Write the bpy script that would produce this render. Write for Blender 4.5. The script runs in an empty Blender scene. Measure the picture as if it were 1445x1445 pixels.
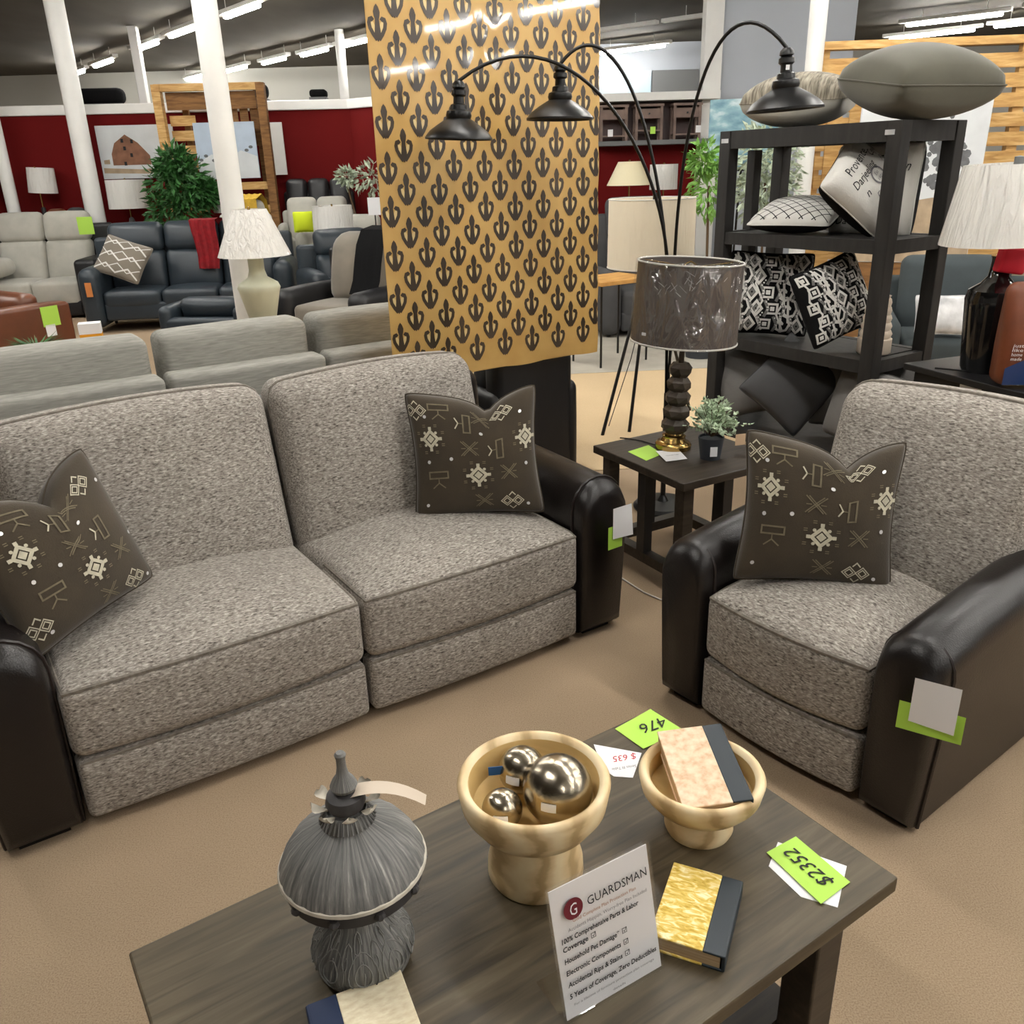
import bpy, bmesh, math, random
from math import sin, cos, pi, radians, exp, sqrt, tan
from mathutils import Vector, Matrix, Euler
random.seed(7)
SC = bpy.context.scene
COL = SC.collection

# ------------------------------------------------------------------ camera, world, exposure
cam_d = bpy.data.cameras.new('camera'); cam = bpy.data.objects.new('camera', cam_d); COL.objects.link(cam)
cam_d.sensor_width = 36.0; cam_d.sensor_fit = 'HORIZONTAL'; cam_d.lens = 36.0 * 1215 / 1445
cam_d.clip_start = .05; cam_d.clip_end = 200
_up = -Vector(((815 - 722.5) / 1215, -(3755 - 722.5) / 1215, -1)).normalized()   # world up seen by the camera
_fw = Vector((0, 0, -1)); _y = (_fw - _up * _fw.dot(_up)).normalized(); _x = _y.cross(_up)
cam.matrix_world = Matrix.Translation((0, 0, 1.7)) @ Matrix((_x, _y, _up)).to_4x4()
SC.camera = cam
W = bpy.data.worlds.new('world'); SC.world = W; W.use_nodes = True
W.node_tree.nodes['Background'].inputs[0].default_value = (1, 1, 1, 1)
W.node_tree.nodes['Background'].inputs[1].default_value = .03
vs = SC.view_settings
vs.view_transform = 'Standard'; vs.look = 'None'; vs.gamma = 1; vs.use_curve_mapping = False
vs.exposure = 1.05
TUBE_POWER = 42.0        # radiance of the fluorescent tubes

# ------------------------------------------------------------------ materials
def C(r, g, b):
    f = lambda v: (v / 255 / 12.92) if v / 255 <= .04045 else ((v / 255 + .055) / 1.055) ** 2.4
    return (f(r), f(g), f(b), 1)
def nmat(name):
    m = bpy.data.materials.new(name); m.use_nodes = True
    return m, m.node_tree.nodes, m.node_tree.links, m.node_tree.nodes['Principled BSDF']
def plain(name, col, rough=.6, metal=0, spec=.5, coat=0, coat_r=.1, bump=0, bscale=80, vary=0, vscale=6, alpha=1, sheen=0):
    m, N, L, P = nmat(name)
    P.inputs['Base Color'].default_value = col; P.inputs['Roughness'].default_value = rough
    P.inputs['Metallic'].default_value = metal; P.inputs['Specular IOR Level'].default_value = spec
    P.inputs['Coat Weight'].default_value = coat; P.inputs['Coat Roughness'].default_value = coat_r
    P.inputs['Sheen Weight'].default_value = sheen
    tc = N.new('ShaderNodeTexCoord')
    if vary:
        n = N.new('ShaderNodeTexNoise'); n.inputs['Scale'].default_value = vscale; n.inputs['Detail'].default_value = 5
        L.new(tc.outputs['Object'], n.inputs['Vector'])
        r = N.new('ShaderNodeValToRGB'); r.color_ramp.elements[0].position = .3; r.color_ramp.elements[1].position = .7
        r.color_ramp.elements[0].color = tuple(x * (1 - vary) for x in col[:3]) + (1,)
        r.color_ramp.elements[1].color = tuple(min(1, x * (1 + vary)) for x in col[:3]) + (1,)
        L.new(n.outputs['Fac'], r.inputs['Fac']); L.new(r.outputs['Color'], P.inputs['Base Color'])
    if bump:
        n2 = N.new('ShaderNodeTexNoise'); n2.inputs['Scale'].default_value = bscale; n2.inputs['Detail'].default_value = 4
        L.new(tc.outputs['Object'], n2.inputs['Vector'])
        b = N.new('ShaderNodeBump'); b.inputs['Strength'].default_value = bump; b.inputs['Distance'].default_value = .01
        L.new(n2.outputs['Fac'], b.inputs['Height']); L.new(b.outputs['Normal'], P.inputs['Normal'])
    return m
def ramp_noise(name, stops, scale=(1, 1, 1), nscale=40, detail=4, rough=.9, bump=.3, bdist=.004, distort=0, kind='noise', spec=.3, big=None, sheen=0, coat=0, coat_r=.1):
    """noise (or wave) in object space through a colour ramp, with bump"""
    m, N, L, P = nmat(name)
    tc = N.new('ShaderNodeTexCoord'); mp = N.new('ShaderNodeMapping'); mp.inputs['Scale'].default_value = scale
    L.new(tc.outputs['Object'], mp.inputs['Vector'])
    if kind == 'wave':
        n = N.new('ShaderNodeTexWave'); n.inputs['Distortion'].default_value = distort; n.inputs['Detail'].default_value = detail; n.inputs['Detail Scale'].default_value = 1.5
    else:
        n = N.new('ShaderNodeTexNoise'); n.inputs['Detail'].default_value = detail; n.inputs['Distortion'].default_value = distort
    n.inputs['Scale'].default_value = nscale
    L.new(mp.outputs['Vector'], n.inputs['Vector'])
    r = N.new('ShaderNodeValToRGB')
    while len(r.color_ramp.elements) < len(stops): r.color_ramp.elements.new(.5)
    for e, (p, c) in zip(r.color_ramp.elements, stops): e.position = p; e.color = c
    L.new(n.outputs['Fac'], r.inputs['Fac'])
    out = r.outputs['Color']
    if big:
        n2 = N.new('ShaderNodeTexNoise'); n2.inputs['Scale'].default_value = big[0]; n2.inputs['Detail'].default_value = 3
        L.new(tc.outputs['Object'], n2.inputs['Vector'])
        mx = N.new('ShaderNodeMix'); mx.data_type = 'RGBA'; mx.blend_type = 'MULTIPLY'; mx.inputs['Factor'].default_value = 1
        r2 = N.new('ShaderNodeValToRGB'); r2.color_ramp.elements[0].position = .35; r2.color_ramp.elements[1].position = .65
        r2.color_ramp.elements[0].color = (big[1],) * 3 + (1,); r2.color_ramp.elements[1].color = (1, 1, 1, 1)
        L.new(n2.outputs['Fac'], r2.inputs['Fac']); L.new(out, mx.inputs['A']); L.new(r2.outputs['Color'], mx.inputs['B'])
        out = mx.outputs['Result']
    L.new(out, P.inputs['Base Color'])
    P.inputs['Roughness'].default_value = rough; P.inputs['Specular IOR Level'].default_value = spec; P.inputs['Sheen Weight'].default_value = sheen
    P.inputs['Coat Weight'].default_value = coat; P.inputs['Coat Roughness'].default_value = coat_r
    if bump:
        b = N.new('ShaderNodeBump'); b.inputs['Strength'].default_value = bump; b.inputs['Distance'].default_value = bdist
        L.new(n.outputs['Fac'], b.inputs['Height']); L.new(b.outputs['Normal'], P.inputs['Normal'])
    return m
def glassy(name, col=(1, 1, 1, 1), rough=.02, tint=.9):
    m, N, L, P = nmat(name)
    N.remove(P); o = N['Material Output']
    t = N.new('ShaderNodeBsdfTransparent'); t.inputs[0].default_value = (tint, tint, tint, 1)
    g = N.new('ShaderNodeBsdfGlossy'); g.inputs['Roughness'].default_value = rough; g.inputs[0].default_value = col
    mx = N.new('ShaderNodeMixShader'); mx.inputs[0].default_value = .07; L.new(t.outputs[0], mx.inputs[1]); L.new(g.outputs[0], mx.inputs[2])
    L.new(mx.outputs[0], o.inputs['Surface'])
    return m
def wrapmat():
    m, N, L, P = nmat('crinkled clear wrap'); N.remove(P); o = N['Material Output']
    t = N.new('ShaderNodeBsdfTransparent'); g = N.new('ShaderNodeBsdfGlossy'); g.inputs['Roughness'].default_value = .12
    mx = N.new('ShaderNodeMixShader'); mx.inputs[0].default_value = .16
    tc = N.new('ShaderNodeTexCoord'); mp = N.new('ShaderNodeMapping'); mp.inputs['Scale'].default_value = (1, 1, .35); mp.inputs['Rotation'].default_value = (.3, .2, 0)
    v = N.new('ShaderNodeTexVoronoi'); v.inputs['Scale'].default_value = 16; v.feature = 'SMOOTH_F1'
    n = N.new('ShaderNodeTexNoise'); n.inputs['Scale'].default_value = 9; n.inputs['Distortion'].default_value = 2
    ad = N.new('ShaderNodeMath'); ad.operation = 'ADD'
    b = N.new('ShaderNodeBump'); b.inputs['Strength'].default_value = 1; b.inputs['Distance'].default_value = .05
    L.new(tc.outputs['Object'], mp.inputs['Vector']); L.new(mp.outputs['Vector'], v.inputs['Vector']); L.new(mp.outputs['Vector'], n.inputs['Vector'])
    L.new(v.outputs['Distance'], ad.inputs[0]); L.new(n.outputs['Fac'], ad.inputs[1]); L.new(ad.outputs[0], b.inputs['Height']); L.new(b.outputs['Normal'], g.inputs['Normal'])
    L.new(t.outputs[0], mx.inputs[1]); L.new(g.outputs[0], mx.inputs[2]); L.new(mx.outputs[0], o.inputs['Surface'])
    return m
def streaky(name, stops):
    """brushed streaks running down a turned shape: noise over the angle round local z"""
    m, N, L, P = nmat(name)
    tc = N.new('ShaderNodeTexCoord'); sp_ = N.new('ShaderNodeSeparateXYZ'); L.new(tc.outputs['Object'], sp_.inputs[0])
    at = N.new('ShaderNodeMath'); at.operation = 'ARCTAN2'; L.new(sp_.outputs['Y'], at.inputs[0]); L.new(sp_.outputs['X'], at.inputs[1])
    cb = N.new('ShaderNodeCombineXYZ'); L.new(at.outputs[0], cb.inputs['X']); L.new(sp_.outputs['Z'], cb.inputs['Z'])
    mp = N.new('ShaderNodeMapping'); mp.inputs['Scale'].default_value = (9, 1, 9); L.new(cb.outputs[0], mp.inputs['Vector'])
    n = N.new('ShaderNodeTexNoise'); n.inputs['Scale'].default_value = 1.6; n.inputs['Detail'].default_value = 8; n.inputs['Roughness'].default_value = .65; L.new(mp.outputs['Vector'], n.inputs['Vector'])
    r = N.new('ShaderNodeValToRGB')
    while len(r.color_ramp.elements) < len(stops): r.color_ramp.elements.new(.5)
    for e, (p_, c) in zip(r.color_ramp.elements, stops): e.position = p_; e.color = c
    L.new(n.outputs['Fac'], r.inputs['Fac']); L.new(r.outputs['Color'], P.inputs['Base Color']); P.inputs['Roughness'].default_value = .6
    b = N.new('ShaderNodeBump'); b.inputs['Strength'].default_value = .3; b.inputs['Distance'].default_value = .004; L.new(n.outputs['Fac'], b.inputs['Height']); L.new(b.outputs['Normal'], P.inputs['Normal'])
    return m
def emit(name, col, s):
    m, N, L, P = nmat(name)
    P.inputs['Base Color'].default_value = col; P.inputs['Emission Color'].default_value = col; P.inputs['Emission Strength'].default_value = s
    return m
def shade_mat(name, col, pleat=0, wrap=.0, rough=.8):
    """lamp-shade cloth that lets some light through, with crinkled plastic wrap as a coat"""
    m, N, L, P = nmat(name)
    o = N['Material Output']
    P.inputs['Base Color'].default_value = col; P.inputs['Roughness'].default_value = rough
    P.inputs['Coat Weight'].default_value = wrap; P.inputs['Coat Roughness'].default_value = .08
    tr = N.new('ShaderNodeBsdfTranslucent'); tr.inputs[0].default_value = col
    mx = N.new('ShaderNodeMixShader'); mx.inputs[0].default_value = .3
    L.new(P.outputs[0], mx.inputs[1]); L.new(tr.outputs[0], mx.inputs[2]); L.new(mx.outputs[0], o.inputs['Surface'])
    tc = N.new('ShaderNodeTexCoord')
    mp = N.new('ShaderNodeMapping'); mp.inputs['Scale'].default_value = (1, 1, .12); L.new(tc.outputs['Object'], mp.inputs['Vector'])
    n = N.new('ShaderNodeTexNoise'); n.inputs['Scale'].default_value = 26; n.inputs['Detail'].default_value = 3; n.inputs['Distortion'].default_value = 1.2
    L.new(mp.outputs['Vector'], n.inputs['Vector'])
    b = N.new('ShaderNodeBump'); b.inputs['Strength'].default_value = .9 if wrap else .35; b.inputs['Distance'].default_value = .03
    L.new(n.outputs['Fac'], b.inputs['Height'])
    if wrap: L.new(b.outputs['Normal'], P.inputs['Coat Normal'])
    L.new(b.outputs['Normal'], P.inputs['Normal'])
    return m

M = {}
M['heather'] = ramp_noise('heather tweed', [(.30, C(78, 72, 66)), (.43, C(136, 129, 121)), (.56, C(163, 156, 147)), (.74, C(212, 205, 196))],
                          (.6, 1.5, 1.7), 125, 5, .95, .45, .003, .5, big=(2.5, .88), sheen=.1)
M['heatherwelt'] = plain('tweed piping', C(118, 111, 102), .95, vary=.3, vscale=60)
M['leather'] = plain('dark espresso leather', C(19, 14, 13), .32, spec=.5, bump=.12, bscale=220, vary=.15, vscale=3)
M['welt'] = plain('leather welt', C(30, 22, 20), .4)
M['carpet'] = ramp_noise('tan carpet', [(.3, C(150, 129, 106)), (.5, C(170, 148, 122)), (.72, C(182, 161, 136))], (1, 1, 1), 260, 6, 1, .3, .003, big=(1.1, .82), spec=.1)
M['aisle'] = ramp_noise('cream aisle carpet', [(.3, C(196, 172, 136)), (.7, C(214, 190, 154))], (1, 1, 1), 200, 5, 1, .2, .003, big=(1.0, .9), spec=.1)
M['walkway'] = ramp_noise('pale walkway vinyl', [(.3, C(165, 160, 148)), (.7, C(190, 185, 172))], (1, 1, 1), 3, 5, .5, 0)
M['ceiling'] = ramp_noise('ceiling', [(.3, C(66, 62, 53)), (.7, C(86, 81, 71))], (1, .3, 1), 1.2, 6, .9, 0)
M['tablewood'] = ramp_noise('grey brown oak', [(.25, C(46, 38, 25)), (.45, C(74, 64, 46)), (.6, C(88, 77, 57)), (.8, C(106, 95, 74))], (1.2, 16, 16), 2.6, 8, .5, .35, .003, .9, spec=.45, big=(3, .85))
M['darkwood'] = ramp_noise('dark brown oak', [(.3, C(38, 32, 26)), (.6, C(56, 48, 39)), (.8, C(70, 61, 50))], (1.2, 14, 14), 3, 7, .45, .25, .003, .8, spec=.45)
M['shelfwood'] = ramp_noise('charcoal wood', [(.3, C(34, 33, 32)), (.7, C(48, 46, 44))], (6, 6, 1), 4, 5, .6, .15)
M['blackwood'] = plain('black painted wood', C(26, 26, 27), .4, vary=.2)
M['black'] = plain('black metal', C(8, 8, 9), .38, spec=.5)
M['blackmatte'] = plain('black cloth', C(24, 24, 25), .95, spec=.1, bump=.3, bscale=150)
M['whitepaint'] = plain('white paint', C(232, 232, 228), .5, vary=.03)
M['paper'] = plain('white card', C(238, 238, 240), .6)
M['green'] = plain('lime green card', C(176, 222, 84), .6)
M['ink'] = plain('black ink', C(26, 26, 30), .8)
M['inkgrey'] = plain('grey ink', C(120, 118, 122), .8)
M['inkred'] = plain('red ink', C(190, 60, 70), .8)
M['inkbrown'] = plain('brown ink', C(178, 140, 120), .8)
M['maroon'] = plain('maroon print', C(105, 20, 34), .7)
M['greysofa'] = ramp_noise('silver grey chenille', [(.3, C(136, 135, 128)), (.7, C(164, 162, 154))], (.35, 1, 3.5), 40, 5, .9, .2, .003, .4)
M['palegrey'] = plain('pale grey microfibre', C(176, 174, 164), .9, vary=.1, vscale=5, sheen=.2)
M['midgrey'] = plain('mid grey cloth', C(112, 110, 107), .95, vary=.14, vscale=7, bump=.2, bscale=200)
M['pewter'] = plain('pewter velvet', C(88, 86, 74), .85, vary=.12, vscale=5, sheen=.2)
M['navy'] = plain('navy leather', C(42, 51, 58), .42, vary=.12, vscale=4, bump=.1)
M['blackleather'] = plain('black leather', C(24, 24, 26), .45, vary=.15)
M['brownleather'] = plain('chestnut leather', C(104, 58, 34), .35, vary=.3, vscale=2.5)
M['taupe'] = plain('taupe velvet', C(118, 110, 97), .85, vary=.15, vscale=4, sheen=.3)
M['tealgrey'] = plain('slate upholstery', C(58, 66, 68), .9, vary=.1)
M['chargrey'] = plain('charcoal upholstery', C(70, 70, 71), .9, vary=.12)
M['redthrow'] = plain('red throw', C(126, 10, 20), .95, vary=.25, vscale=20, bump=.4, bscale=90)
M['yellowthrow'] = plain('mustard throw', C(196, 158, 52), .95, vary=.15, vscale=20)
M['limepillow'] = plain('lime cloth', C(208, 226, 40), .9)
M['redwall'] = plain('dark red wall paint', C(98, 9, 9), .85, spec=.2, vary=.06, vscale=1)
M['offwall'] = plain('off white wall paint', C(196, 196, 188), .8, vary=.04, vscale=1)
M['bluegreywall'] = plain('blue grey wall paint', C(180, 186, 194), .8, vary=.04, vscale=1)
M['bluepanel'] = plain('pale blue panel', C(186, 206, 222), .6)
M['greypanel'] = plain('grey panel', C(112, 114, 114), .7)
M['pallet'] = ramp_noise('pallet pine', [(.25, C(164, 120, 66)), (.55, C(204, 164, 104)), (.8, C(226, 194, 140))], (2, 2, 14), 2, 6, .7, .2, .003, .8)
M['palletdark'] = ramp_noise('weathered pine', [(.25, C(92, 62, 34)), (.6, C(138, 100, 60))], (2, 2, 14), 2, 6, .75, .2, .003, .8)
M['leaf'] = plain('green leaves', C(48, 96, 42), .5, vary=.45, vscale=12)
M['leafbright'] = plain('bright green leaves', C(112, 158, 70), .5, vary=.4, vscale=14)
M['leafpale'] = plain('frosted pale leaves', C(184, 202, 172), .7, vary=.2, vscale=25)
M['leafvar'] = plain('variegated leaves', C(170, 182, 160), .6, vary=.45, vscale=30)
M['stem'] = plain('stem', C(86, 66, 44), .8)
M['bannercloth'] = ramp_noise('ochre oilcloth', [(.3, C(196, 154, 84)), (.7, C(212, 174, 104))], (1, 1, 1), 5, 4, .4, .0, .02, spec=.5, coat=.5, coat_r=.035)
M['bannerink'] = plain('dark brown print', C(62, 50, 38), .35, vary=.35, vscale=3, coat=.6, coat_r=.06)
M['bannerlight'] = plain('cream print', C(226, 200, 140), .35, coat=.6, coat_r=.06)
M['brownpillow'] = plain('olive brown velvet', C(62, 52, 37), .9, vary=.18, vscale=9, sheen=.25, bump=.15, bscale=260)
M['thread'] = plain('cream thread', C(200, 194, 172), .8, vary=.15, vscale=60)
M['threaddim'] = plain('faded thread', C(116, 107, 86), .85, vary=.2, vscale=60)
M['mirror'] = plain('mirror sequin', C(240, 240, 240), .25, metal=.3)
M['bowlwood'] = ramp_noise('pale mango wood', [(.05, C(184, 156, 112)), (.3, C(216, 190, 144)), (.65, C(226, 202, 158)), (.95, C(234, 214, 174))], (1, .5, 2.4), 4.5, 4, .5, .05, .003, 5, 'wave', spec=.4)
M['bowlinner'] = ramp_noise('yellow mango wood', [(.2, C(204, 168, 104)), (.8, C(232, 202, 142))], (1, 1, 2), 6, 5, .5, .1, .004, 2, spec=.4)
M['chrome'] = plain('antique silver', C(168, 158, 140), .24, metal=1, bump=.12, bscale=45)
M['blue'] = plain('blue sticker', C(36, 92, 150), .5)
M['weathered'] = streaky('weathered grey plaster', [(.3, C(66, 66, 66)), (.47, C(104, 104, 102)), (.6, C(134, 133, 129)), (.76, C(196, 193, 184))])
M['weatherdark'] = plain('dark grey plaster', C(58, 56, 57), .6, vary=.25, vscale=20)
M['weatherlight'] = plain('worn white edge', C(188, 182, 168), .8, vary=.2, vscale=40)
M['silverline'] = plain('worn relief', C(128, 128, 124), .8, vary=.3, vscale=40)
M['pages'] = ramp_noise('book pages', [(.3, C(176, 146, 108)), (.7, C(210, 186, 150))], (1, 1, 30), 8, 3, .8, .1)
M['bookpink'] = ramp_noise('marbled cream paper', [(.3, C(214, 176, 140)), (.5, C(232, 204, 172)), (.7, C(240, 220, 194))], (1, 1, 1), 70, 4, .7, .1)
M['bookgold'] = ramp_noise('gold marbled paper', [(.3, C(186, 146, 40)), (.5, C(226, 196, 100)), (.68, C(250, 240, 196))], (40, 110, 40), 1.0, 4, .6, .1, .003, 1.2)
M['bookweave'] = ramp_noise('cream woven paper', [(.3, C(222, 206, 172)), (.7, C(244, 234, 206))], (60, 140, 60), 1.0, 3, .8, .4)
M['bookspine'] = plain('navy book cloth', C(28, 40, 48), .5)
M['bookblue'] = plain('dark blue book cloth', C(30, 46, 78), .6)
M['purple'] = plain('purple book cloth', C(84, 58, 84), .7)
M['acrylic'] = glassy('clear acrylic', tint=.985)
M['shadewhite'] = shade_mat('white shade', C(250, 249, 245), wrap=.8)
M['shadecream'] = shade_mat('cream shade', C(246, 238, 206), pleat=1)
M['shadelinen'] = shade_mat('linen drum', C(242, 235, 218), pleat=1)
M['shadegrey'] = plain('grey linen shade', C(90, 82, 78), .6, coat=.2, coat_r=.12, bump=.1, bscale=30)
M['plastic'] = wrapmat()
M['brass'] = plain('antique brass', C(170, 140, 84), .25, metal=1)
M['bronzewood'] = plain('carved dark wood', C(70, 60, 50), .45, vary=.3, vscale=12)
M['ceramic'] = plain('pale green ceramic', C(200, 202, 178), .3, vary=.06)
M['greyceramic'] = plain('dark grey ceramic', C(70, 70, 72), .35)
M['blackglass'] = plain('black glass', C(16, 16, 17), .12, coat=.5)
M['redtag'] = plain('red ribbon', C(206, 16, 46), .6)
M['bagbrown'] = plain('copper bag print', C(110, 58, 34), .4, vary=.2, vscale=12)
M['bagblue'] = plain('blue bag print', C(34, 58, 104), .4)
M['orange'] = plain('orange card', C(236, 162, 30), .6)
M['tagorange'] = plain('kraft tag', C(206, 128, 66), .7)
M['kraft'] = plain('tan card', C(218, 186, 150), .7)
M['pot'] = plain('charcoal pot', C(54, 58, 64), .7)
M['canvas'] = plain('snowy canvas', C(206, 210, 212), .8, vary=.08, vscale=4)
M['barn'] = plain('barn red brown paint', C(132, 92, 70), .8, vary=.25, vscale=9)
M['canvasdark'] = plain('dark grey paint', C(96, 98, 100), .8, vary=.3, vscale=12)
M['canvasblue'] = plain('pale sky paint', C(176, 190, 206), .8, vary=.06)
M['canvastan'] = plain('tan field paint', C(168, 148, 122), .8, vary=.25, vscale=7)
M['seaart'] = ramp_noise('sea painting', [(.3, C(70, 110, 128)), (.55, C(130, 162, 172)), (.75, C(206, 216, 216))], (1, 1, 2), 5, 5, .7, 0)
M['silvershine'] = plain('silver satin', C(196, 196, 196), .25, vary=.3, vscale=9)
M['clay'] = plain('beige ceramic', C(196, 182, 164), .7, vary=.08)
M['whitecloth'] = plain('white cloth', C(214, 212, 206), .9, vary=.06, bump=.2, bscale=120)
M['darkredwood'] = plain('dark cherry wood', C(62, 36, 34), .45, vary=.3, vscale=6)
M['greywood'] = plain('grey shelf paint', C(168, 166, 162), .6)
M['nightstand'] = plain('weathered brown wood', C(118, 98, 88), .6, vary=.25, vscale=6)
M['tablepine'] = ramp_noise('honey pine', [(.3, C(170, 122, 62)), (.7, C(214, 166, 98))], (3, 12, 3), 2, 5, .6, .1)
M['fur'] = ramp_noise('brown grey fur', [(.3, C(86, 80, 70)), (.7, C(168, 160, 144))], (8, 1, 1), 12, 6, .95, .6, .01)
M['cord'] = plain('white cord', C(215, 210, 200), .6)
M['tube'] = emit('fluorescent tube', (1, .97, .92, 1), TUBE_POWER)

# ------------------------------------------------------------------ mesh builder
class B:
    def __init__(s): s.v = []; s.f = []
    def add(s, vs_, fs_, T=None):
        o = len(s.v)
        s.v += [tuple(T @ Vector(p)) if T else tuple(p) for p in vs_]
        s.f += [tuple(i + o for i in f) for f in fs_]
        return s
    @staticmethod
    def rmap(size, center, r, bulge, fn):
        """the map that rbox applies to a point of the sharp box surface (given about its centre)"""
        H = [d / 2 for d in size]; r = min(r, *[h * .98 for h in H])
        def V(p):
            q = [max(-(H[i] - r), min(H[i] - r, p[i])) for i in range(3)]
            d = Vector([p[i] - q[i] for i in range(3)])
            if d.length > 1e-9: d = d.normalized() * r
            w = [q[i] + d[i] for i in range(3)]; nn = [w[i] / H[i] for i in range(3)]
            for i in range(3):
                if bulge[i]:
                    j, l = (i + 1) % 3, (i + 2) % 3
                    w[i] += bulge[i] * (1 if nn[i] > 0 else -1) * abs(nn[i]) ** 2 * max(0, 1 - nn[j] ** 2) ** .7 * max(0, 1 - nn[l] ** 2) ** .7
            w = [w[i] + center[i] for i in range(3)]
            return fn(*w) if fn else tuple(w)
        return V
    def rbox(s, size, center=(0, 0, 0), r=.02, bulge=(0, 0, 0), n=5, m=2, fn=None, T=None):
        hx, hy, hz = (d / 2 for d in size); r = min(r, hx * .98, hy * .98, hz * .98)
        def axis(h):
            e = [h - r + r * tan(pi / 4 * k / m) for k in range(m + 1)]
            mid = [(-(h - r) + 2 * (h - r) * k / n) for k in range(1, n)] if h - r > 1e-6 else []
            return sorted(set([round(-x, 7) for x in e] + [round(x, 7) for x in mid] + [round(x, 7) for x in e]))
        A = (axis(hx), axis(hy), axis(hz)); H = (hx, hy, hz)
        idx = {}; vs_ = []; fs_ = []
        def V(p):
            k = tuple(round(x, 6) for x in p)
            if k in idx: return idx[k]
            q = [max(-(H[i] - r), min(H[i] - r, p[i])) for i in range(3)]
            d = Vector([p[i] - q[i] for i in range(3)])
            if d.length > 1e-9: d = d.normalized() * r
            w = [q[i] + d[i] for i in range(3)]
            nn = [w[i] / H[i] for i in range(3)]
            for i in range(3):
                if bulge[i]:
                    j, l = (i + 1) % 3, (i + 2) % 3
                    w[i] += bulge[i] * (1 if nn[i] > 0 else -1) * abs(nn[i]) ** 2 * max(0, 1 - nn[j] ** 2) ** .7 * max(0, 1 - nn[l] ** 2) ** .7
            w = [w[i] + center[i] for i in range(3)]
            if fn: w = fn(*w)
            idx[k] = len(vs_); vs_.append(tuple(w)); return idx[k]
        for ax in range(3):
            j, l = (ax + 1) % 3, (ax + 2) % 3
            for sgn in (-1, 1):
                for a in range(len(A[j]) - 1):
                    for b in range(len(A[l]) - 1):
                        q = []
                        for (aa, bb) in ((a, b), (a + 1, b), (a + 1, b + 1), (a, b + 1)):
                            p = [0, 0, 0]; p[ax] = sgn * H[ax]; p[j] = A[j][aa]; p[l] = A[l][bb]; q.append(V(p))
                        q = list(dict.fromkeys(q))
                        if len(q) >= 3: fs_.append(tuple(q if sgn > 0 else q[::-1]))
        return s.add(vs_, fs_, T)
    def box(s, size, center=(0, 0, 0), bev=0, T=None):
        if bev: return s.rbox(size, center, bev, n=1, m=1, T=T)
        x, y, z = (d / 2 for d in size); cx, cy, cz = center
        v = [(cx + a * x, cy + b * y, cz + c * z) for c in (-1, 1) for b in (-1, 1) for a in (-1, 1)]
        return s.add(v, [(0, 2, 3, 1), (4, 5, 7, 6), (0, 1, 5, 4), (2, 6, 7, 3), (0, 4, 6, 2), (1, 3, 7, 5)], T)
    def lathe(s, prof, n=32, T=None, squash=1):
        v = []; f = []; rows = []
        for (r, z) in prof:
            if r < 1e-5: rows.append([len(v)]); v.append((0, 0, z))
            else:
                rows.append(list(range(len(v), len(v) + n))); v += [(r * cos(2 * pi * k / n), squash * r * sin(2 * pi * k / n), z) for k in range(n)]
        for a, b in zip(rows, rows[1:]):
            for k in range(n):
                k2 = (k + 1) % n
                if len(a) == 1 and len(b) == 1: continue
                if len(a) == 1: f.append((a[0], b[k2], b[k]))
                elif len(b) == 1: f.append((a[k], a[k2], b[0]))
                else: f.append((a[k], a[k2], b[k2], b[k]))
        return s.add(v, f, T)
    def tube(s, pts, r=.005, n=8, closed=False, T=None, caps=True):
        P = [Vector(p) for p in pts]; N = len(P)
        R = r if isinstance(r, (list, tuple)) else [r] * N
        v = []; f = []; up = None
        for i, p in enumerate(P):
            if closed: t = (P[(i + 1) % N] - P[i - 1])
            else: t = P[min(i + 1, N - 1)] - P[max(i - 1, 0)]
            t = t.normalized() if t.length > 1e-9 else Vector((0, 0, 1))
            if up is None:
                up = Vector((0, 0, 1)) if abs(t.z) < .9 else Vector((1, 0, 0))
            up = (up - t * up.dot(t))
            up = up.normalized() if up.length > 1e-6 else t.orthogonal().normalized()
            sd = t.cross(up)
            v += [tuple(p + (up * cos(2 * pi * k / n) + sd * sin(2 * pi * k / n)) * R[i]) for k in range(n)]
        for i in range(N if closed else N - 1):
            a = i * n; b = ((i + 1) % N) * n
            for k in range(n):
                f.append((a + k, b + k, b + (k + 1) % n, a + (k + 1) % n))
        if caps and not closed:
            f.append(tuple(range(n))); f.append(tuple(range((N - 1) * n, N * n))[::-1])
        return s.add(v, f, T)
    def loft(s, rings, T=None, caps=True):
        n = len(rings[0]); v = [p for r in rings for p in r]; f = []
        for i in range(len(rings) - 1):
            for k in range(n):
                f.append((i * n + k, i * n + (k + 1) % n, (i + 1) * n + (k + 1) % n, (i + 1) * n + k))
        if caps: f.append(tuple(range(n))[::-1]); f.append(tuple(range((len(rings) - 1) * n, len(rings) * n)))
        return s.add(v, f, T)
    def grid(s, fn, nu, nv, T=None):
        v = [fn(i / nu, j / nv) for j in range(nv + 1) for i in range(nu + 1)]
        f = [(j * (nu + 1) + i, j * (nu + 1) + i + 1, (j + 1) * (nu + 1) + i + 1, (j + 1) * (nu + 1) + i) for j in range(nv) for i in range(nu)]
        return s.add(v, f, T)
    def prism(s, poly, z0, z1, T=None):
        n = len(poly)
        v = [(x, y, z0) for x, y in poly] + [(x, y, z1) for x, y in poly]
        f = [tuple(range(n))[::-1], tuple(range(n, 2 * n))] + [(k, (k + 1) % n, n + (k + 1) % n, n + k) for k in range(n)]
        return s.add(v, f, T)
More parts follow.
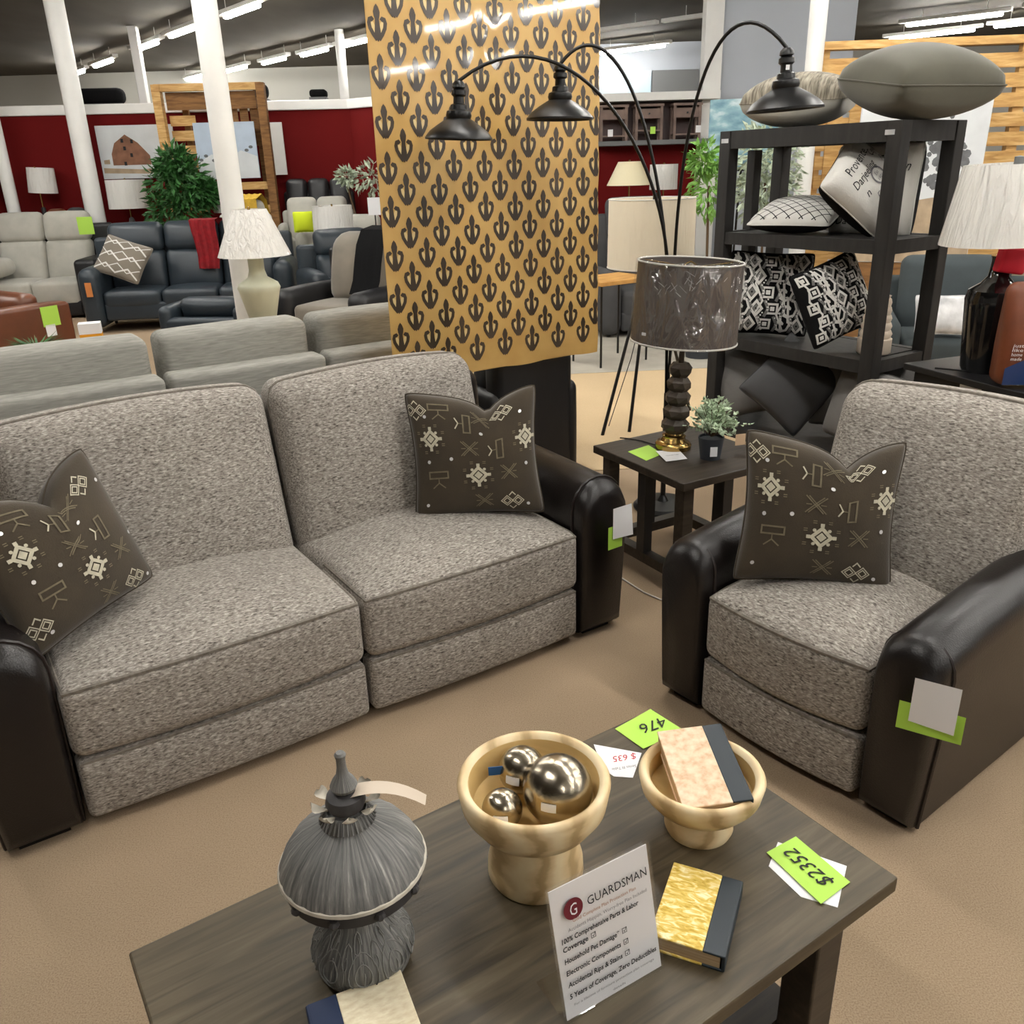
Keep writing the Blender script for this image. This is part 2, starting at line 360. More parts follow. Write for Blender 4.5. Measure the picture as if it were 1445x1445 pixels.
    def stroke(s, pts, w, fn, step=.05, closed=False):
        """ribbon of width w along a 2-D polyline, mapped to 3-D by fn(u, v)"""
        P = [Vector(p) for p in pts]
        if closed: P.append(P[0].copy())
        Q = []
        for a, b in zip(P, P[1:]):
            k = max(1, int((b - a).length / step))
            Q += [a.lerp(b, i / k) for i in range(k)]
        Q.append(P[-1]); N = len(Q); v = []
        for i in range(N):
            a = Q[i] - Q[i - 1] if i else (Q[0] - Q[-2] if closed else Q[1] - Q[0])
            b = Q[i + 1] - Q[i] if i < N - 1 else (Q[1] - Q[0] if closed else a)
            a = a.normalized(); b = b.normalized(); t = a + b
            t = t.normalized() if t.length > 1e-6 else a
            m_ = 1 / max(.5, t.dot(b)); nrm = Vector((-t.y, t.x)) * w / 2 * m_
            v += [fn(*(Q[i] + nrm)), fn(*(Q[i] - nrm))]
        return s.add(v, [(2 * i, 2 * i + 1, 2 * i + 3, 2 * i + 2) for i in range(N - 1)])
    def poly(s, pts, fn):
        return s.add([fn(*p) for p in pts], [tuple(range(len(pts)))])
    def leaf(s, p, d, L, Wd, side=None, fold=.25):
        p = Vector(p); d = Vector(d).normalized()
        sd = d.cross(Vector((0, 0, 1))) if side is None else Vector(side)
        if sd.length < .1: sd = Vector((1, 0, 0))
        sd = sd.normalized(); up = sd.cross(d)
        a = p; b = p + d * L * .45 + sd * Wd / 2 + up * Wd * fold; c_ = p + d * L; e = p + d * L * .45 - sd * Wd / 2 + up * Wd * fold; mid = p + d * L * .5
        return s.add([a, b, c_, e, mid], [(0, 1, 4), (1, 2, 4), (2, 3, 4), (3, 0, 4)])
    def obj(s, name, mat, parent=None, smooth=True, loc=None, rot=None, auto=None):
        me = bpy.data.meshes.new(name); me.from_pydata(s.v, [], s.f); me.update()
        bm = bmesh.new(); bm.from_mesh(me); bmesh.ops.recalc_face_normals(bm, faces=bm.faces); bm.to_mesh(me); bm.free()
        me.materials.append(M[mat] if isinstance(mat, str) else mat)
        if smooth:
            me.polygons.foreach_set('use_smooth', [True] * len(me.polygons))
            me.set_sharp_from_angle(angle=radians(auto or 40))
        o = bpy.data.objects.new(name, me); COL.objects.link(o)
        if parent: o.parent = parent
        if loc: o.location = loc
        if rot: o.rotation_euler = rot
        return o
def tag(o, label, cat, group=None):
    o['label'] = label; o['category'] = cat
    if group: o['group'] = group
    return o
def thing(name, label, cat, loc=(0, 0, 0), rz=0, group=None, rot=None):
    o = bpy.data.objects.new(name, None); COL.objects.link(o); o.empty_display_size = .1
    o.location = loc; o.rotation_euler = rot if rot else (0, 0, rz)
    return tag(o, label, cat, group)
def struct(o): o['kind'] = 'structure'; return o
def stuff(o): o['kind'] = 'stuff'; return o
def dup(root, loc=None, rz=None, label=None):
    r = root.copy(); COL.objects.link(r)
    if loc: r.location = loc
    if rz is not None: r.rotation_euler = (0, 0, rz)
    if label: r['label'] = label
    for ch in list(root.children):
        c = ch.copy(); COL.objects.link(c); c.parent = r
        for g in list(ch.children):
            d = g.copy(); COL.objects.link(d); d.parent = c
    return r
_fonts = {}
def text_geo(body, size=1, shear=0, bold=0):
    """flat triangles of a line of text, left-aligned on the baseline"""
    cu = bpy.data.curves.new('t', 'FONT'); cu.body = body; cu.size = size; cu.shear = shear; cu.offset = bold; cu.resolution_u = 2
    o = bpy.data.objects.new('t', cu); me = o.to_mesh()
    v = [(p.co.x, p.co.y) for p in me.vertices]; f = [tuple(p.vertices) for p in me.polygons]
    o.to_mesh_clear(); bpy.data.objects.remove(o); bpy.data.curves.remove(cu)
    return v, f
def add_text(b, body, fn, x, y, size, shear=0, align='l', width=None, bold=0):
    v, f = text_geo(body, size, shear, bold)
    if not v: return b
    x0 = min(p[0] for p in v); x1 = max(p[0] for p in v); sx = (width / (x1 - x0)) if width else 1
    off = {'l': 0, 'c': -(x1 - x0) * sx / 2, 'r': -(x1 - x0) * sx}[align]
    return b.add([fn(x + off + (p[0] - x0) * sx, y + p[1]) for p in v], f)
def RZ(a): return Matrix.Rotation(a, 4, 'Z')
def TR(*p): return Matrix.Translation(p)
GRID = radians(33.4)          # the showroom's furniture stands on this diagonal

# ------------------------------------------------------------------ room shell
CZ = 4.0
struct(B().box((46, 46, .1), (0, 9, -.05)).obj('floor', 'carpet', smooth=False))
struct(B().box((46, 46, .1), (0, 9, CZ + .05)).obj('ceiling', 'ceiling', smooth=False))
struct(B().box((46, .2, CZ), (0, 22.6, CZ / 2)).obj('wall_back', 'offwall', smooth=False))
struct(B().box((46, .2, CZ), (0, -9, CZ / 2)).obj('wall_front', 'offwall', smooth=False))
struct(B().box((.2, 35, CZ), (-18, 8.5, CZ / 2)).obj('wall_left', 'offwall', smooth=False))
struct(B().box((.2, 35, CZ), (16, 8.5, CZ / 2)).obj('wall_right', 'bluegreywall', smooth=False))
w = B().box((6, 12, .006), (0, 0, .003)).obj('floor_walkway', 'walkway', smooth=False, loc=(3.0, 13.6, 0), rot=(0, 0, GRID - radians(30))); struct(w)
w = B().box((3.6, 3.3, .004), (0, 0, .002)).obj('floor_aisle', 'aisle', smooth=False, loc=(1.0, 6.55, 0), rot=(0, 0, GRID - radians(30))); struct(w)
def wall(name, p, q, h, t, mat, z0=0, trim=None):
    p = Vector((*p, 0)); q = Vector((*q, 0)); d = q - p; a = math.atan2(d.y, d.x)
    o = struct(B().box((d.length, t, h - z0), (d.length / 2, 0, (h + z0) / 2)).obj(name, mat, smooth=False, loc=p, rot=(0, 0, a)))
    if trim:
        struct(B().box((d.length + .04, t + .08, .13), (d.length / 2, 0, h + .065), .012).obj(trim, 'whitepaint', smooth=False, loc=p, rot=(0, 0, a)))
    return o
wall('wall_partition', (-9.5, 13.0), (-2.17, 13.9), 2.55, .16, 'redwall', trim='trim_1')
wall('wall_partition_return', (-2.13, 13.87), (-1.2, 13.2), 2.55, .16, 'redwall', trim='trim_2')
wall('wall_display', (.6, 13.3), (3.0, 13.35), 2.4, .16, 'redwall')
wall('wall_side', (3.02, 13.2), (4.75, 13.0), CZ, .2, 'bluegreywall')
struct(B().box((.24, .24, CZ), (0, 0, CZ / 2)).obj('trim_3', 'whitepaint', smooth=False, loc=(2.9, 13.15, 0)))
struct(B().box((1.1, .06, .52), (2.62, 20, 3.22)).obj('trim_4', 'bluepanel', smooth=False))
struct(B().box((.96, .06, .52), (3.68, 20, 3.22)).obj('trim_5', 'greypanel', smooth=False))
struct(B().box((6.4, .2, CZ), (3, 20.15, CZ / 2)).obj('wall_upper', 'bluegreywall', smooth=False))

# ceiling lights: rows of bare fluorescent strips on a rail
FZ = 3.80
def fixture(x, y, ang, lit=True, L=1.5, row='unseen row over the seating area', H=None):
    t = thing('fluorescent_light' if lit else 'light_rail', 'bare fluorescent tube light in the %s' % row if lit else 'unlit white metal light rail hung under the ceiling', 'ceiling light',
              (x, y, FZ), ang, 'fluorescent lights in the ' + row if lit else 'unlit ceiling rails')
    b = B().box((H or (L + .25), .11, .06), (0, 0, .03), .01).obj('housing', 'whitepaint', t, False)
    if lit:
        B().rbox((L, .085, .06), (0, 0, -.03), .028, n=1, m=2).obj('tube', 'tube', t)
    for sx in (-.5, .5): B().tube([(sx, 0, .06), (sx, 0, CZ - FZ)], .006, 6).obj('hanger', 'whitepaint', t)
ROW = math.atan2(.775, -.63)
dx, dy = -.63, .775
for (x, y) in [(-2.0, 10.8), (-3.18, 12.32), (-4.43, 13.83), (-5.46, 15.16), (-6.97, 17.12), (-8.1, 18.55)]: fixture(x * 1.09, y * 1.09, ROW, L=1.1, H=1.6, row='row passing above the leafy tree')
for (x, y) in [(-2.3, 15.55), (-3.12, 16.5), (-4.05, 17.5), (-5.05, 18.6), (-6.29, 19.95)]: fixture(x * 1.09, y * 1.09, ROW, L=1.0, H=1.3, row='far row beyond the red partition')
RA = math.atan2(-2.25, 2.64)
for k in range(4): fixture((1.75 + k * 1.36) * 1.09, (15.2 - k * 1.16) * 1.09, RA, False, 1.6)
fixture(2.62, 19.0, RA, row='row above the pale blue panel')
for (x, y) in [(6.97, 14.94), (8.2, 13.65), (7.4, 16.6), (8.6, 15.4)]: fixture(x * 1.09, y * 1.09, RA, row='row above the pallet wall')
for (x, y, L_) in [(9.64, -.30, 1.5), (9.10, 1.35, 1.5)]: fixture(x, y, math.atan2(3.18, -1.06), L=L_, row='row mirrored in the fleur-de-lis cloth')
for (x, y, a_, L_) in [(14.75, -4.15, math.atan2(2.13, -.63), 2.0), (13.7, -1.68, math.atan2(.99, -.67), 1.1)]: fixture(x, y, a_, L=L_, row='row mirrored in the fleur-de-lis cloth')
for off, ts in ((2.5, (-6.2, -4.0, -1.8, .4, 2.6, 4.8, 7.0, 9.2, 11.4)), (-.4, (-2.9, 1.5, 5.9, 8.1, 10.3, 12.5)), (5.25, (-3.4, -1.0, 1.4, 3.8, 6.2)), (8.0, (-2.2, .2, 2.6, 5.0))):  # rows carried on out of view; outer fixtures added to brighten the background
    for t_ in ts: fixture(off * .775 + dx * t_, off * .63 + dy * t_, ROW)

# support columns
def column(x, y, r, label, square=False):
    if square: o = B().box((2 * r, 2 * r, CZ), (0, 0, CZ / 2), .01).obj('support_column', 'whitepaint', smooth=False, loc=(x, y, 0))
    else:
        o = B().tube([(0, 0, .002), (0, 0, CZ - .002)], r, 28).obj('support_column', 'whitepaint', loc=(x, y, 0))
    tag(o, label, 'column')
column(-2.15, 7.3, .092, 'round white steel column beside the pale green lamp')
column(-5.70, 12.80, .125, 'round white steel column beside the barn painting')
column(-6.90, 12.95, .085, 'thin white column standing before the red wall near the drum lamp')
column(-5.93, 16, .07, 'square white post rising behind the red wall beyond the barn painting', True)
column(-2.75, 17, .08, 'slim white pole rising behind the red wall')
column(2.95, 9.0, .08, 'white steel column behind the charcoal display shelf')

# ------------------------------------------------------------------ two-tone reclining sofa and armchair
def arm_section(xi, xo, ztop, k=1.0, zs=0, n=10):
    """front outline of a padded arm: straight inside, full rounded top leaning outwards, tapering outside"""
    cx = (xi + xo) / 2; hw = abs(xo - xi) / 2; sg = 1 if xo > xi else -1; ts = ztop - hw * 1.05
    P = [(-hw * .92, .015), (-hw * .97, .2), (-hw, ts * .8)]
    for i in range(n + 1):
        a = pi - pi * i / n
        P.append((hw * 1.06 * cos(a) + .006, ts + hw * 1.05 * sin(a)))
    P += [(hw * 1.08, ts * .75), (hw * .98, .2), (hw * .86, .015)]
    zc = ztop * .5
    return [(cx + sg * x * k, (z - zc) * k + zc + zs) for x, z in P]
def build_arm(root, xi, xo, ztop, D, y0, rise=0.0):
    st = [(y0, .80), (y0 + .012, .90), (y0 + .035, .97), (y0 + .06, 1.0)] + [(y0 + .06 + (D - .12) * i / 6, 1.0) for i in range(1, 7)] + [(y0 + D - .02, .95), (y0 + D, .85)]
    rings = []
    for y, k in st:
        fr = max(0, (y - y0) / D); zt = ztop + rise * fr ** .8
        s_ = arm_section(xi, xo, zt, k)
        rings.append([(x, y + (0 if k == 1 else 0), z) for x, z in s_])
    a = B().loft(rings).obj('arm', 'leather', root, auto=60)
    sec = arm_section(xi, xo, ztop, 1.012)
    B().tube([(x, y0 + .062, z) for x, z in sec], .006, 6).obj('welt', 'welt', a)
    cx = (xi + xo) / 2
    for yy in (y0 + .08, y0 + D - .08): B().box((abs(xo - xi) * .6, .05, .016), (cx, yy, .008)).obj('foot', 'black', a, False)
    return a
def seat_unit(root, x0, x1, zs, zt, y0, y1, zf=.225, bow=.02):
    cx = (x0 + x1) / 2; wd = x1 - x0
    def bowf(x, y, z):      # front edge bows forwards in the middle of each seat
        u = (x - cx) / (wd / 2); k = max(0, 1 - (y - y0) / .25)
        return (x, y - bow * (1 - u * u) * k + bow * .5 * k, z + .015 * (1 - u * u) * max(0, (z - zs) / (zt - zs)) * min(1, (y - y0) / .1))
    sz = (wd, y1 - y0, zt - zs); ce = (cx, (y0 + y1) / 2, (zs + zt) / 2); bu = (0, .006, .045)
    s_ = B().rbox(sz, ce, .034, bu, 8, 3, bowf).obj('seat_cushion', 'heather', root)
    mp = B.rmap(sz, ce, .034, bu, bowf); hx, hy, hz = (d / 2 for d in sz)
    path = [(-hx, -hy + .35 - .3 * k / 6, hz) for k in range(6)] + [(-hx + 2 * hx * k / 24, -hy, hz) for k in range(25)] + [(hx, -hy + .05 + .3 * k / 6, hz) for k in range(6)]
    B().tube([mp(q) for q in path], .0072, 6).obj('welt', 'heatherwelt', s_)
    fz = lambda x, y, z: (x, y - bow * .6 * (1 - ((x - cx) / (wd / 2)) ** 2), z)
    sz = (wd - .006, .14, zf - .03); ce = (cx, y0 + .085, (zf + .03) / 2); bu = (0, .012, 0)
    p_ = B().rbox(sz, ce, .022, bu, 6, 2, fz).obj('footrest_panel', 'heather', root)
    mp = B.rmap(sz, ce, .022, bu, fz); hx, hy, hz = (d / 2 for d in sz)
    B().tube([mp((-hx + 2 * hx * k / 24, -hy, hz)) for k in range(25)], .0062, 6).obj('welt', 'heatherwelt', p_)
def back_unit(root, x0, x1, yb, yt, z0, z1, th=.2, r=.06, flare=0):
    cx = (x0 + x1) / 2; sh = (yt - yb) / (z1 - z0)
    def f(x, y, z):
        k = (z - z0) / (z1 - z0); u = (x - cx) / ((x1 - x0) / 2)
        return (cx + (x - cx) * (1 + flare * (k - .5)), y + sh * (z - z0) + .012 * sin(u * 2.2) * k, z - .012 * u * u * k)
    sz = (x1 - x0, th, z1 - z0); ce = (cx, yb + th / 2, (z0 + z1) / 2); bu = (0, .05, .012)
    c_ = B().rbox(sz, ce, r, bu, 8, 3, f).obj('back_cushion', 'heather', root)
    mp = B.rmap(sz, ce, r, bu, f); hx, hy, hz = (d / 2 for d in sz)
    path = [(-hx, -hy * .25, -hz * .3 + (hz * 1.25) * k / 8) for k in range(8)] + [(-hx + 2 * hx * k / 20, -hy * .25, hz) for k in range(21)] + [(hx, -hy * .25, hz * .95 - (hz * 1.25) * k / 8) for k in range(1, 8)]
    B().tube([mp(q) for q in path], .0068, 6).obj('welt', 'heatherwelt', c_)
sofa = thing('reclining_sofa', 'two-seat grey tweed reclining sofa with dark leather arms before the fleur-de-lis cloth', 'sofa', (-.517, 2.468, 0), GRID)
for x0, x1 in ((-.872, -.004), (.004, .862)): seat_unit(sofa, x0, x1, .235, .452, -.085, .62)
back_unit(sofa, -.872, -.012, .43, .57, .40, 1.02)
back_unit(sofa, .008, .835, .43, .57, .40, 1.02)
B().rbox((1.98, .22, .84), (0, .80, .49), .07, n=3, fn=lambda x, y, z: (x, y + .08 * z, z)).obj('back_panel', 'leather', sofa)
B().box((1.74, .75, .2), (0, .37, .13)).obj('base_frame', 'black', sofa, False)
build_arm(sofa, .868, 1.085, .63, .98, -.085, .03)
build_arm(sofa, -.878, -1.095, .62, .98, -.085, .03)

chair = thing('recliner_armchair', 'single-seat grey tweed recliner armchair with dark leather arms beside the coffee table', 'armchair', (.8165, 2.2065, 0), radians(-53.3))
seat_unit(chair, -.278, .285, .235, .448, -.085, .58, bow=.035)
back_unit(chair, -.31, .37, .42, .62, .40, 1.005, .2, .075, .08)
B().rbox((.86, .2, .82), (.005, .78, .47), .08, n=3, fn=lambda x, y, z: (x, y + .12 * z, z)).obj('back_panel', 'leather', chair)
B().box((.57, .7, .2), (0, .36, .13)).obj('base_frame', 'black', chair, False)
build_arm(chair, -.283, -.455, .585, .95, -.085, .09)
build_arm(chair, .290, .462, .575, .95, -.085, .09)

# ------------------------------------------------------------------ pillows
def pillow_fn(w, h, t, pinch=.09, dent=0, du=0., ds=.3, ex=.42):
    def f(u, v, s=1, off=0):
        x = w / 2 * u * (1 - pinch * (1 - v * v) * u * u); z = h / 2 * v * (1 - pinch * (1 - u * u) * v * v)
        ck = 1 - .05 * (abs(u) * abs(v)) ** 7; x *= ck; z *= ck
        e = max(0, 1 - u * u) * max(0, 1 - v * v); y = -s * (t / 2 * e ** ex + off)
        if dent and v > -.4:
            k = ((v + .4) / 1.4) ** 1.6; g = exp(-abs(u - du) / ds)
            z -= dent * k * g; y -= .25 * dent * k * g * (1 - v * .4)
        return (x, y, z)
    return f
def make_pillow(name, label, mat, fn, M4, n=26, group=None, back=None):
    b = B(); idx = {}
    g = [sin(pi / 2 * (-1 + 2 * i / n)) * .35 + .65 * (-1 + 2 * i / n) for i in range(n + 1)]
    def build(s):
        for j in range(n + 1):
            for i in range(n + 1):
                k = (i, j, 0 if i in (0, n) or j in (0, n) else s)
                if k not in idx: idx[k] = len(b.v); b.v.append(fn(g[i], g[j], s))
        K = lambda i, j: idx[(i, j, 0 if i in (0, n) or j in (0, n) else s)]
        for j in range(n):
            for i in range(n):
                q = (K(i, j), K(i + 1, j), K(i + 1, j + 1), K(i, j + 1)); b.f.append(q if s == 1 else q[::-1])
    build(1); nf = len(b.f); build(-1)
    o = b.obj(name, mat, smooth=True, auto=70)
    if back:
        o.data.materials.append(M[back])
        for p in o.data.polygons:
            if p.index >= nf: p.material_index = 1
    o.matrix_world = M4; tag(o, label, 'pillow', group)
    ed = [fn(g[i], -1) for i in range(n)] + [fn(1, g[i]) for i in range(n)] + [fn(g[n - i], 1) for i in range(n)] + [fn(-1, g[n - i]) for i in range(n)]
    B().tube(ed, .0035, 5, True).obj('seam', mat, o)
    return o
def pose(center, yaw, tilt=0, roll=0):
    return TR(*center) @ RZ(radians(yaw)) @ Matrix.Rotation(radians(tilt), 4, 'X') @ Matrix.Rotation(radians(roll), 4, 'Y')

def pose_vec(center, u, v):
    u = Vector(u).normalized(); v = Vector(v); v = (v - u * v.dot(u)).normalized(); y = v.cross(u)
    m_ = Matrix((u, y, v)).transposed().to_4x4(); return TR(*center) @ m_
def circ(cx, cy, r, n=10): return [(cx + r * cos(2 * pi * k / n), cy + r * sin(2 * pi * k / n)) for k in range(n)]
def kilim(o, f, seed=0, shift=(0, 0)):
    """cream kilim motifs stitched on the front: medallions, lozenge pairs, crosses, boxes, sequins"""
    off = lambda u, v: f(max(-.985, min(.985, u)), max(-.985, min(.985, v)), 1, .0025)
    sx, sy = shift
    hi, lo, mir = B(), B(), B()
    def med(x, y, s=.15):
        d = lambda r: [(x + r, y), (x, y + r), (x - r, y), (x, y - r)]
        hi.stroke(d(s * .78), s * .30, off, .03, True); 
        for k in range(4):
            a = pi / 2 * k; px, py = x + s * 1.05 * cos(a), y + s * 1.05 * sin(a)
            hi.poly([(px - s * .16, py - s * .16), (px + s * .16, py - s * .16), (px + s * .16, py + s * .16), (px - s * .16, py + s * .16)], off)
            a += pi / 4; px, py = x + s * .85 * cos(a), y + s * .85 * sin(a)
            hi.poly(circ(px, py, s * .16, 6), off)
            for q in (-.35, .35):
                ax, ay = x + s * 1.45 * cos(a + q), y + s * 1.45 * sin(a + q)
                for dd in (-.09, .09): lo.stroke([(ax - s * .16, ay + s * dd), (ax + s * .16, ay + s * dd)], s * .08, off, .05)
        hi.poly([(x + s * .42, y), (x, y + s * .42), (x - s * .42, y), (x, y - s * .42)], off)
        for dd in (): lo.stroke([(x - s * .3 + abs(dd) * s, y + s * dd), (x + s * .3 - abs(dd) * s, y + s * dd)], s * .1, off, .05)
    def loz(x, y, s=.085):
        for q in (-1, 1):
            cx = x + q * s
            for r in (s * 1.05, s * .62): hi.stroke([(cx + r, y), (cx, y + r), (cx - r, y), (cx, y - r)], s * .16, off, .03, True)
        for q in (-1, 1): hi.stroke([(x - s * .6, y + q * s * 1.1), (x, y + q * s * 1.75), (x + s * .6, y + q * s * 1.1)], s * .2, off, .03)
    def cross(x, y, s=.11):
        for q in (1, -1):
            for d in (-.16, .16): lo.stroke([(x - s + d * s, y - q * s), (x + s + d * s, y + q * s)], s * .13, off, .04)
        lo.stroke([(x - s * 1.1, y), (x - s * .5, y)], s * .12, off, .05); lo.stroke([(x + s * 1.1, y), (x + s * .5, y)], s * .12, off, .05)
    def rect(x, y, vert=True, s=.15):
        a, b_ = (s * .32, s) if vert else (s, s * .32)
        lo.stroke([(x - a, y - b_), (x + a, y - b_), (x + a, y + b_), (x - a, y + b_)], .022, off, .04, True)
        if vert: hi.stroke([(x - .17, y + .09), (x - .12, y), (x - .17, y - .09)], .018, off, .04); lo.stroke([(x - .12, y), (x - a, y)], .016, off, .05)
        else: lo.stroke([(x - .1, y - .2), (x, y - .12), (x + .1, y - .2)], .018, off, .04); lo.stroke([(x, y - .12), (x, y - b_)], .016, off, .05)
    P = lambda x, y: (x + sx, y + sy)
    for q in ((-.66, .28), (.02, -.30), (.80, .22), (.02, 1.05), (-.66, -1.2)): 
        if abs(P(*q)[1]) < .86 and abs(P(*q)[0]) < .9: med(*P(*q))
    for q in ((.42, .72), (.50, -.76), (-.86, .72), (-.9, -.6)):
        if abs(P(*q)[1]) < .84 and abs(P(*q)[0]) < .9: loz(*P(*q))
    for q in ((-.08, .12), (.48, -.28), (.1, .66), (.08, -.72)):
        if abs(P(*q)[1]) < .85: cross(*P(*q))
    for q in ((.36, .10), (-.1, .52)): rect(*P(*q))
    for q in ((-.58, -.26), (-.5, .78)): rect(*P(*q), False)
    for q in ((-.72, .62), (-.72, -.06), (.72, .62), (.78, -.18), (-.78, -.72), (.74, -.82), (.1, .38), (-.36, -.03)):
        mir.poly(circ(*P(*q), .028, 8), lambda u, v: f(max(-.98, min(.98, u)), max(-.98, min(.98, v)), 1, .0035))
    stuff(hi.obj('embroidery', 'thread', o, False)); stuff(lo.obj('faded_embroidery', 'threaddim', o, False)); stuff(mir.obj('sequin', 'mirror', o, False))
f1 = pillow_fn(.50, .50, .17, .11, .08, .22, .28)
p = make_pillow('throw_pillow', 'olive brown pillow with cream motifs against the right arm of the tweed sofa', 'brownpillow', f1, pose((-.13, 3.06, .715), 3, -14, -2)); kilim(p, f1)
f2 = pillow_fn(.48, .48, .17, .11, .085, .28, .30)
p = make_pillow('throw_pillow', 'olive brown pillow with cream motifs standing on the tweed armchair', 'brownpillow', f2, pose((.93, 2.42, .705), -9, -16, 3)); kilim(p, f2, 1, (-.02, 0))
f3 = pillow_fn(.46, .46, .17, .07, .09, .1, .28)
p = make_pillow('throw_pillow', 'olive brown pillow with cream motifs tilted into the left sofa corner', 'brownpillow', f3, pose_vec((-1.285, 2.225, .735), (.16, .33, .05), (-.15, -.02, .42))); kilim(p, f3, 2, (.1, -.05))

# ------------------------------------------------------------------ coffee table and what stands on it
CT = radians(33.4); c_, s_ = cos(CT), sin(CT)
ctc = (-.675 + .5 * 1.196 * c_ + .5 * .654 * s_, 1.088 + .5 * 1.196 * s_ - .5 * .654 * c_)
ct = thing('coffee_table', 'grey brown oak coffee table holding bowls, books and price cards', 'table', (*ctc, 0), CT)
B().rbox((1.196, .654, .034), (0, 0, .463), .004, n=1, m=1).obj('tabletop', 'tablewood', ct, False)
for sx in (-1, 1):
    for sy in (-1, 1): B().box((.07, .07, .446), (sx * .45, sy * .27, .223), .004).obj('leg', 'darkwood', ct, False)
for sy in (-1, 1): B().box((.83, .05, .05), (0, sy * .27, .42)).obj('apron', 'darkwood', ct, False)
for sx in (-1, 1): B().box((.05, .47, .05), (sx * .45, 0, .42)).obj('apron', 'darkwood', ct, False)
B().box((.96, .47, .025), (0, 0, .14)).obj('lower_shelf', 'darkwood', ct, False)
TZ = .4801
# finial lantern sculpture
sc = thing('finial_sculpture', 'weathered grey finial sculpture with domed cap and leaf collar on the coffee table', 'sculpture', (-.268, 1.062, TZ))
B().lathe([(0, 0), (.060, 0), (.077, .010), (.083, .036), (.079, .058), (.062, .082), (.046, .098), (.040, .115), (.042, .13), (.046, .14), (.0, .14)], 48).obj('foot', 'weathered', sc)
orn = B()
for k in range(9):
    a = 2 * pi * k / 9
    for q in (0, 1):
        def sf(u, v, a=a): 
            zz = .05 + v * .035; rr = .0838 - max(0, (zz - .045)) * .42 - max(0, zz - .062) * .35 - max(0, .034 - zz) * .22; an = a + u * .3
            return (rr * cos(an), rr * sin(an), zz)
        R_ = 1 - .45 * q
        orn.tube([sf(R_ * cos(t_ * pi / 8), R_ * .9 * sin(t_ * pi / 8)) for t_ in range(16)], .0012, 5, True)
    orn.tube([sf(0, -.5), sf(.1, 0), sf(0, .6)], .0012, 5)
    orn.tube([sf(1.05 + .55 * exp(-t_ * .16) * cos(t_ * .7), .55 + .9 * exp(-t_ * .16) * sin(t_ * .7)) for t_ in range(14)], .0012, 5)
    orn.tube([sf(-.35 + .4 * cos(t_ * .8) * (1 - t_ * .05), 1.15 + .5 * sin(t_ * .8) * (1 - t_ * .05)) for t_ in range(10)], .0011, 5)
stuff(orn.obj('carved_ornament', 'silverline', sc))
B().lathe([(0, .138), (.046, .138), (.066, .152), (.095, .170), (.1085, .183), (.1085, .206), (0, .207)], 48).obj('dark_collar', 'weatherdark', sc)
kn = B()
for k in range(10):
    a = 2 * pi * k / 10 + .2; kn.lathe([(0, -.008), (.006, -.006), (.009, 0), (.006, .006), (0, .008)], 8, TR(.109 * cos(a), .109 * sin(a), .193))
kn.obj('bead', 'weatherdark', sc)
dome = B(); n = 96; prof = [(.108, .205), (.1145, .210), (.113, .217), (.106, .234), (.092, .257), (.072, .276), (.05, .289), (.034, .298), (.0, .30)]
rows = []
for r, z in prof:
    if r == 0: continue
    rows.append([((r * (1 + (.012 * (abs(sin(k * pi / 4)) - .5) if .04 < r < .116 else 0))) * cos(2 * pi * k / n), (r * (1 + (.012 * (abs(sin(k * pi / 4)) - .5) if .04 < r < .116 else 0))) * sin(2 * pi * k / n), z) for k in range(n)])
dome.loft(rows); dome.obj('domed_cap', 'weathered', sc, auto=75)
B().lathe([(.112, .206), (.1165, .210), (.1155, .215), (.111, .217)], 64).obj('worn_rim', 'weatherlight', sc)
col_ = B()
for k in range(36):
    a = 2 * pi * k / 36; col_.tube([(.032 * cos(a), .032 * sin(a), .312), (.038 * cos(a), .038 * sin(a), .303), (.043 * cos(a), .043 * sin(a), .296)], .0019, 5)
col_.lathe([(.03, .314), (.036, .306), (.043, .292), (0, .29)], 36)
col_.obj('ribbed_collar', 'weathered', sc)
pt = B()
for k in range(8):
    a = 2 * pi * k / 8 + .3; T = RZ(a)
    for u in (0,):
        pt.grid(lambda i, j, T=T: tuple(T @ Vector((.028 + .024 * sin(j * 1.9), (i - .5) * .024 * sin(pi * (.12 + .88 * (1 - j))), .318 + .017 * j - .004 * (1 - (2 * i - 1) ** 2)))), 5, 6)
pt.obj('leaf_collar', 'weatherlight', sc)
B().lathe([(.014, .312), (.027, .318), (.031, .328), (.028, .340), (.016, .347), (.0, .347)], 32).obj('neck_ball', 'weatherdark', sc)
B().lathe([(.010, .346), (.018, .351), (.021, .358), (.017, .367), (.010, .377), (.0075, .39), (.007, .405), (.009, .413), (.006, .417), (0, .417)], 24).obj('spire', 'weathered', sc)
tg = B().grid(lambda i, j: (.02 + .11 * i - .01, .012 * (j - .5) * 2 * (1.3 - .3 * i) + .02 * i * i, .345 + .015 * sin(i * 2.2) - .05 * i * i), 8, 2); tg.obj('hang_tag', 'clay', sc)
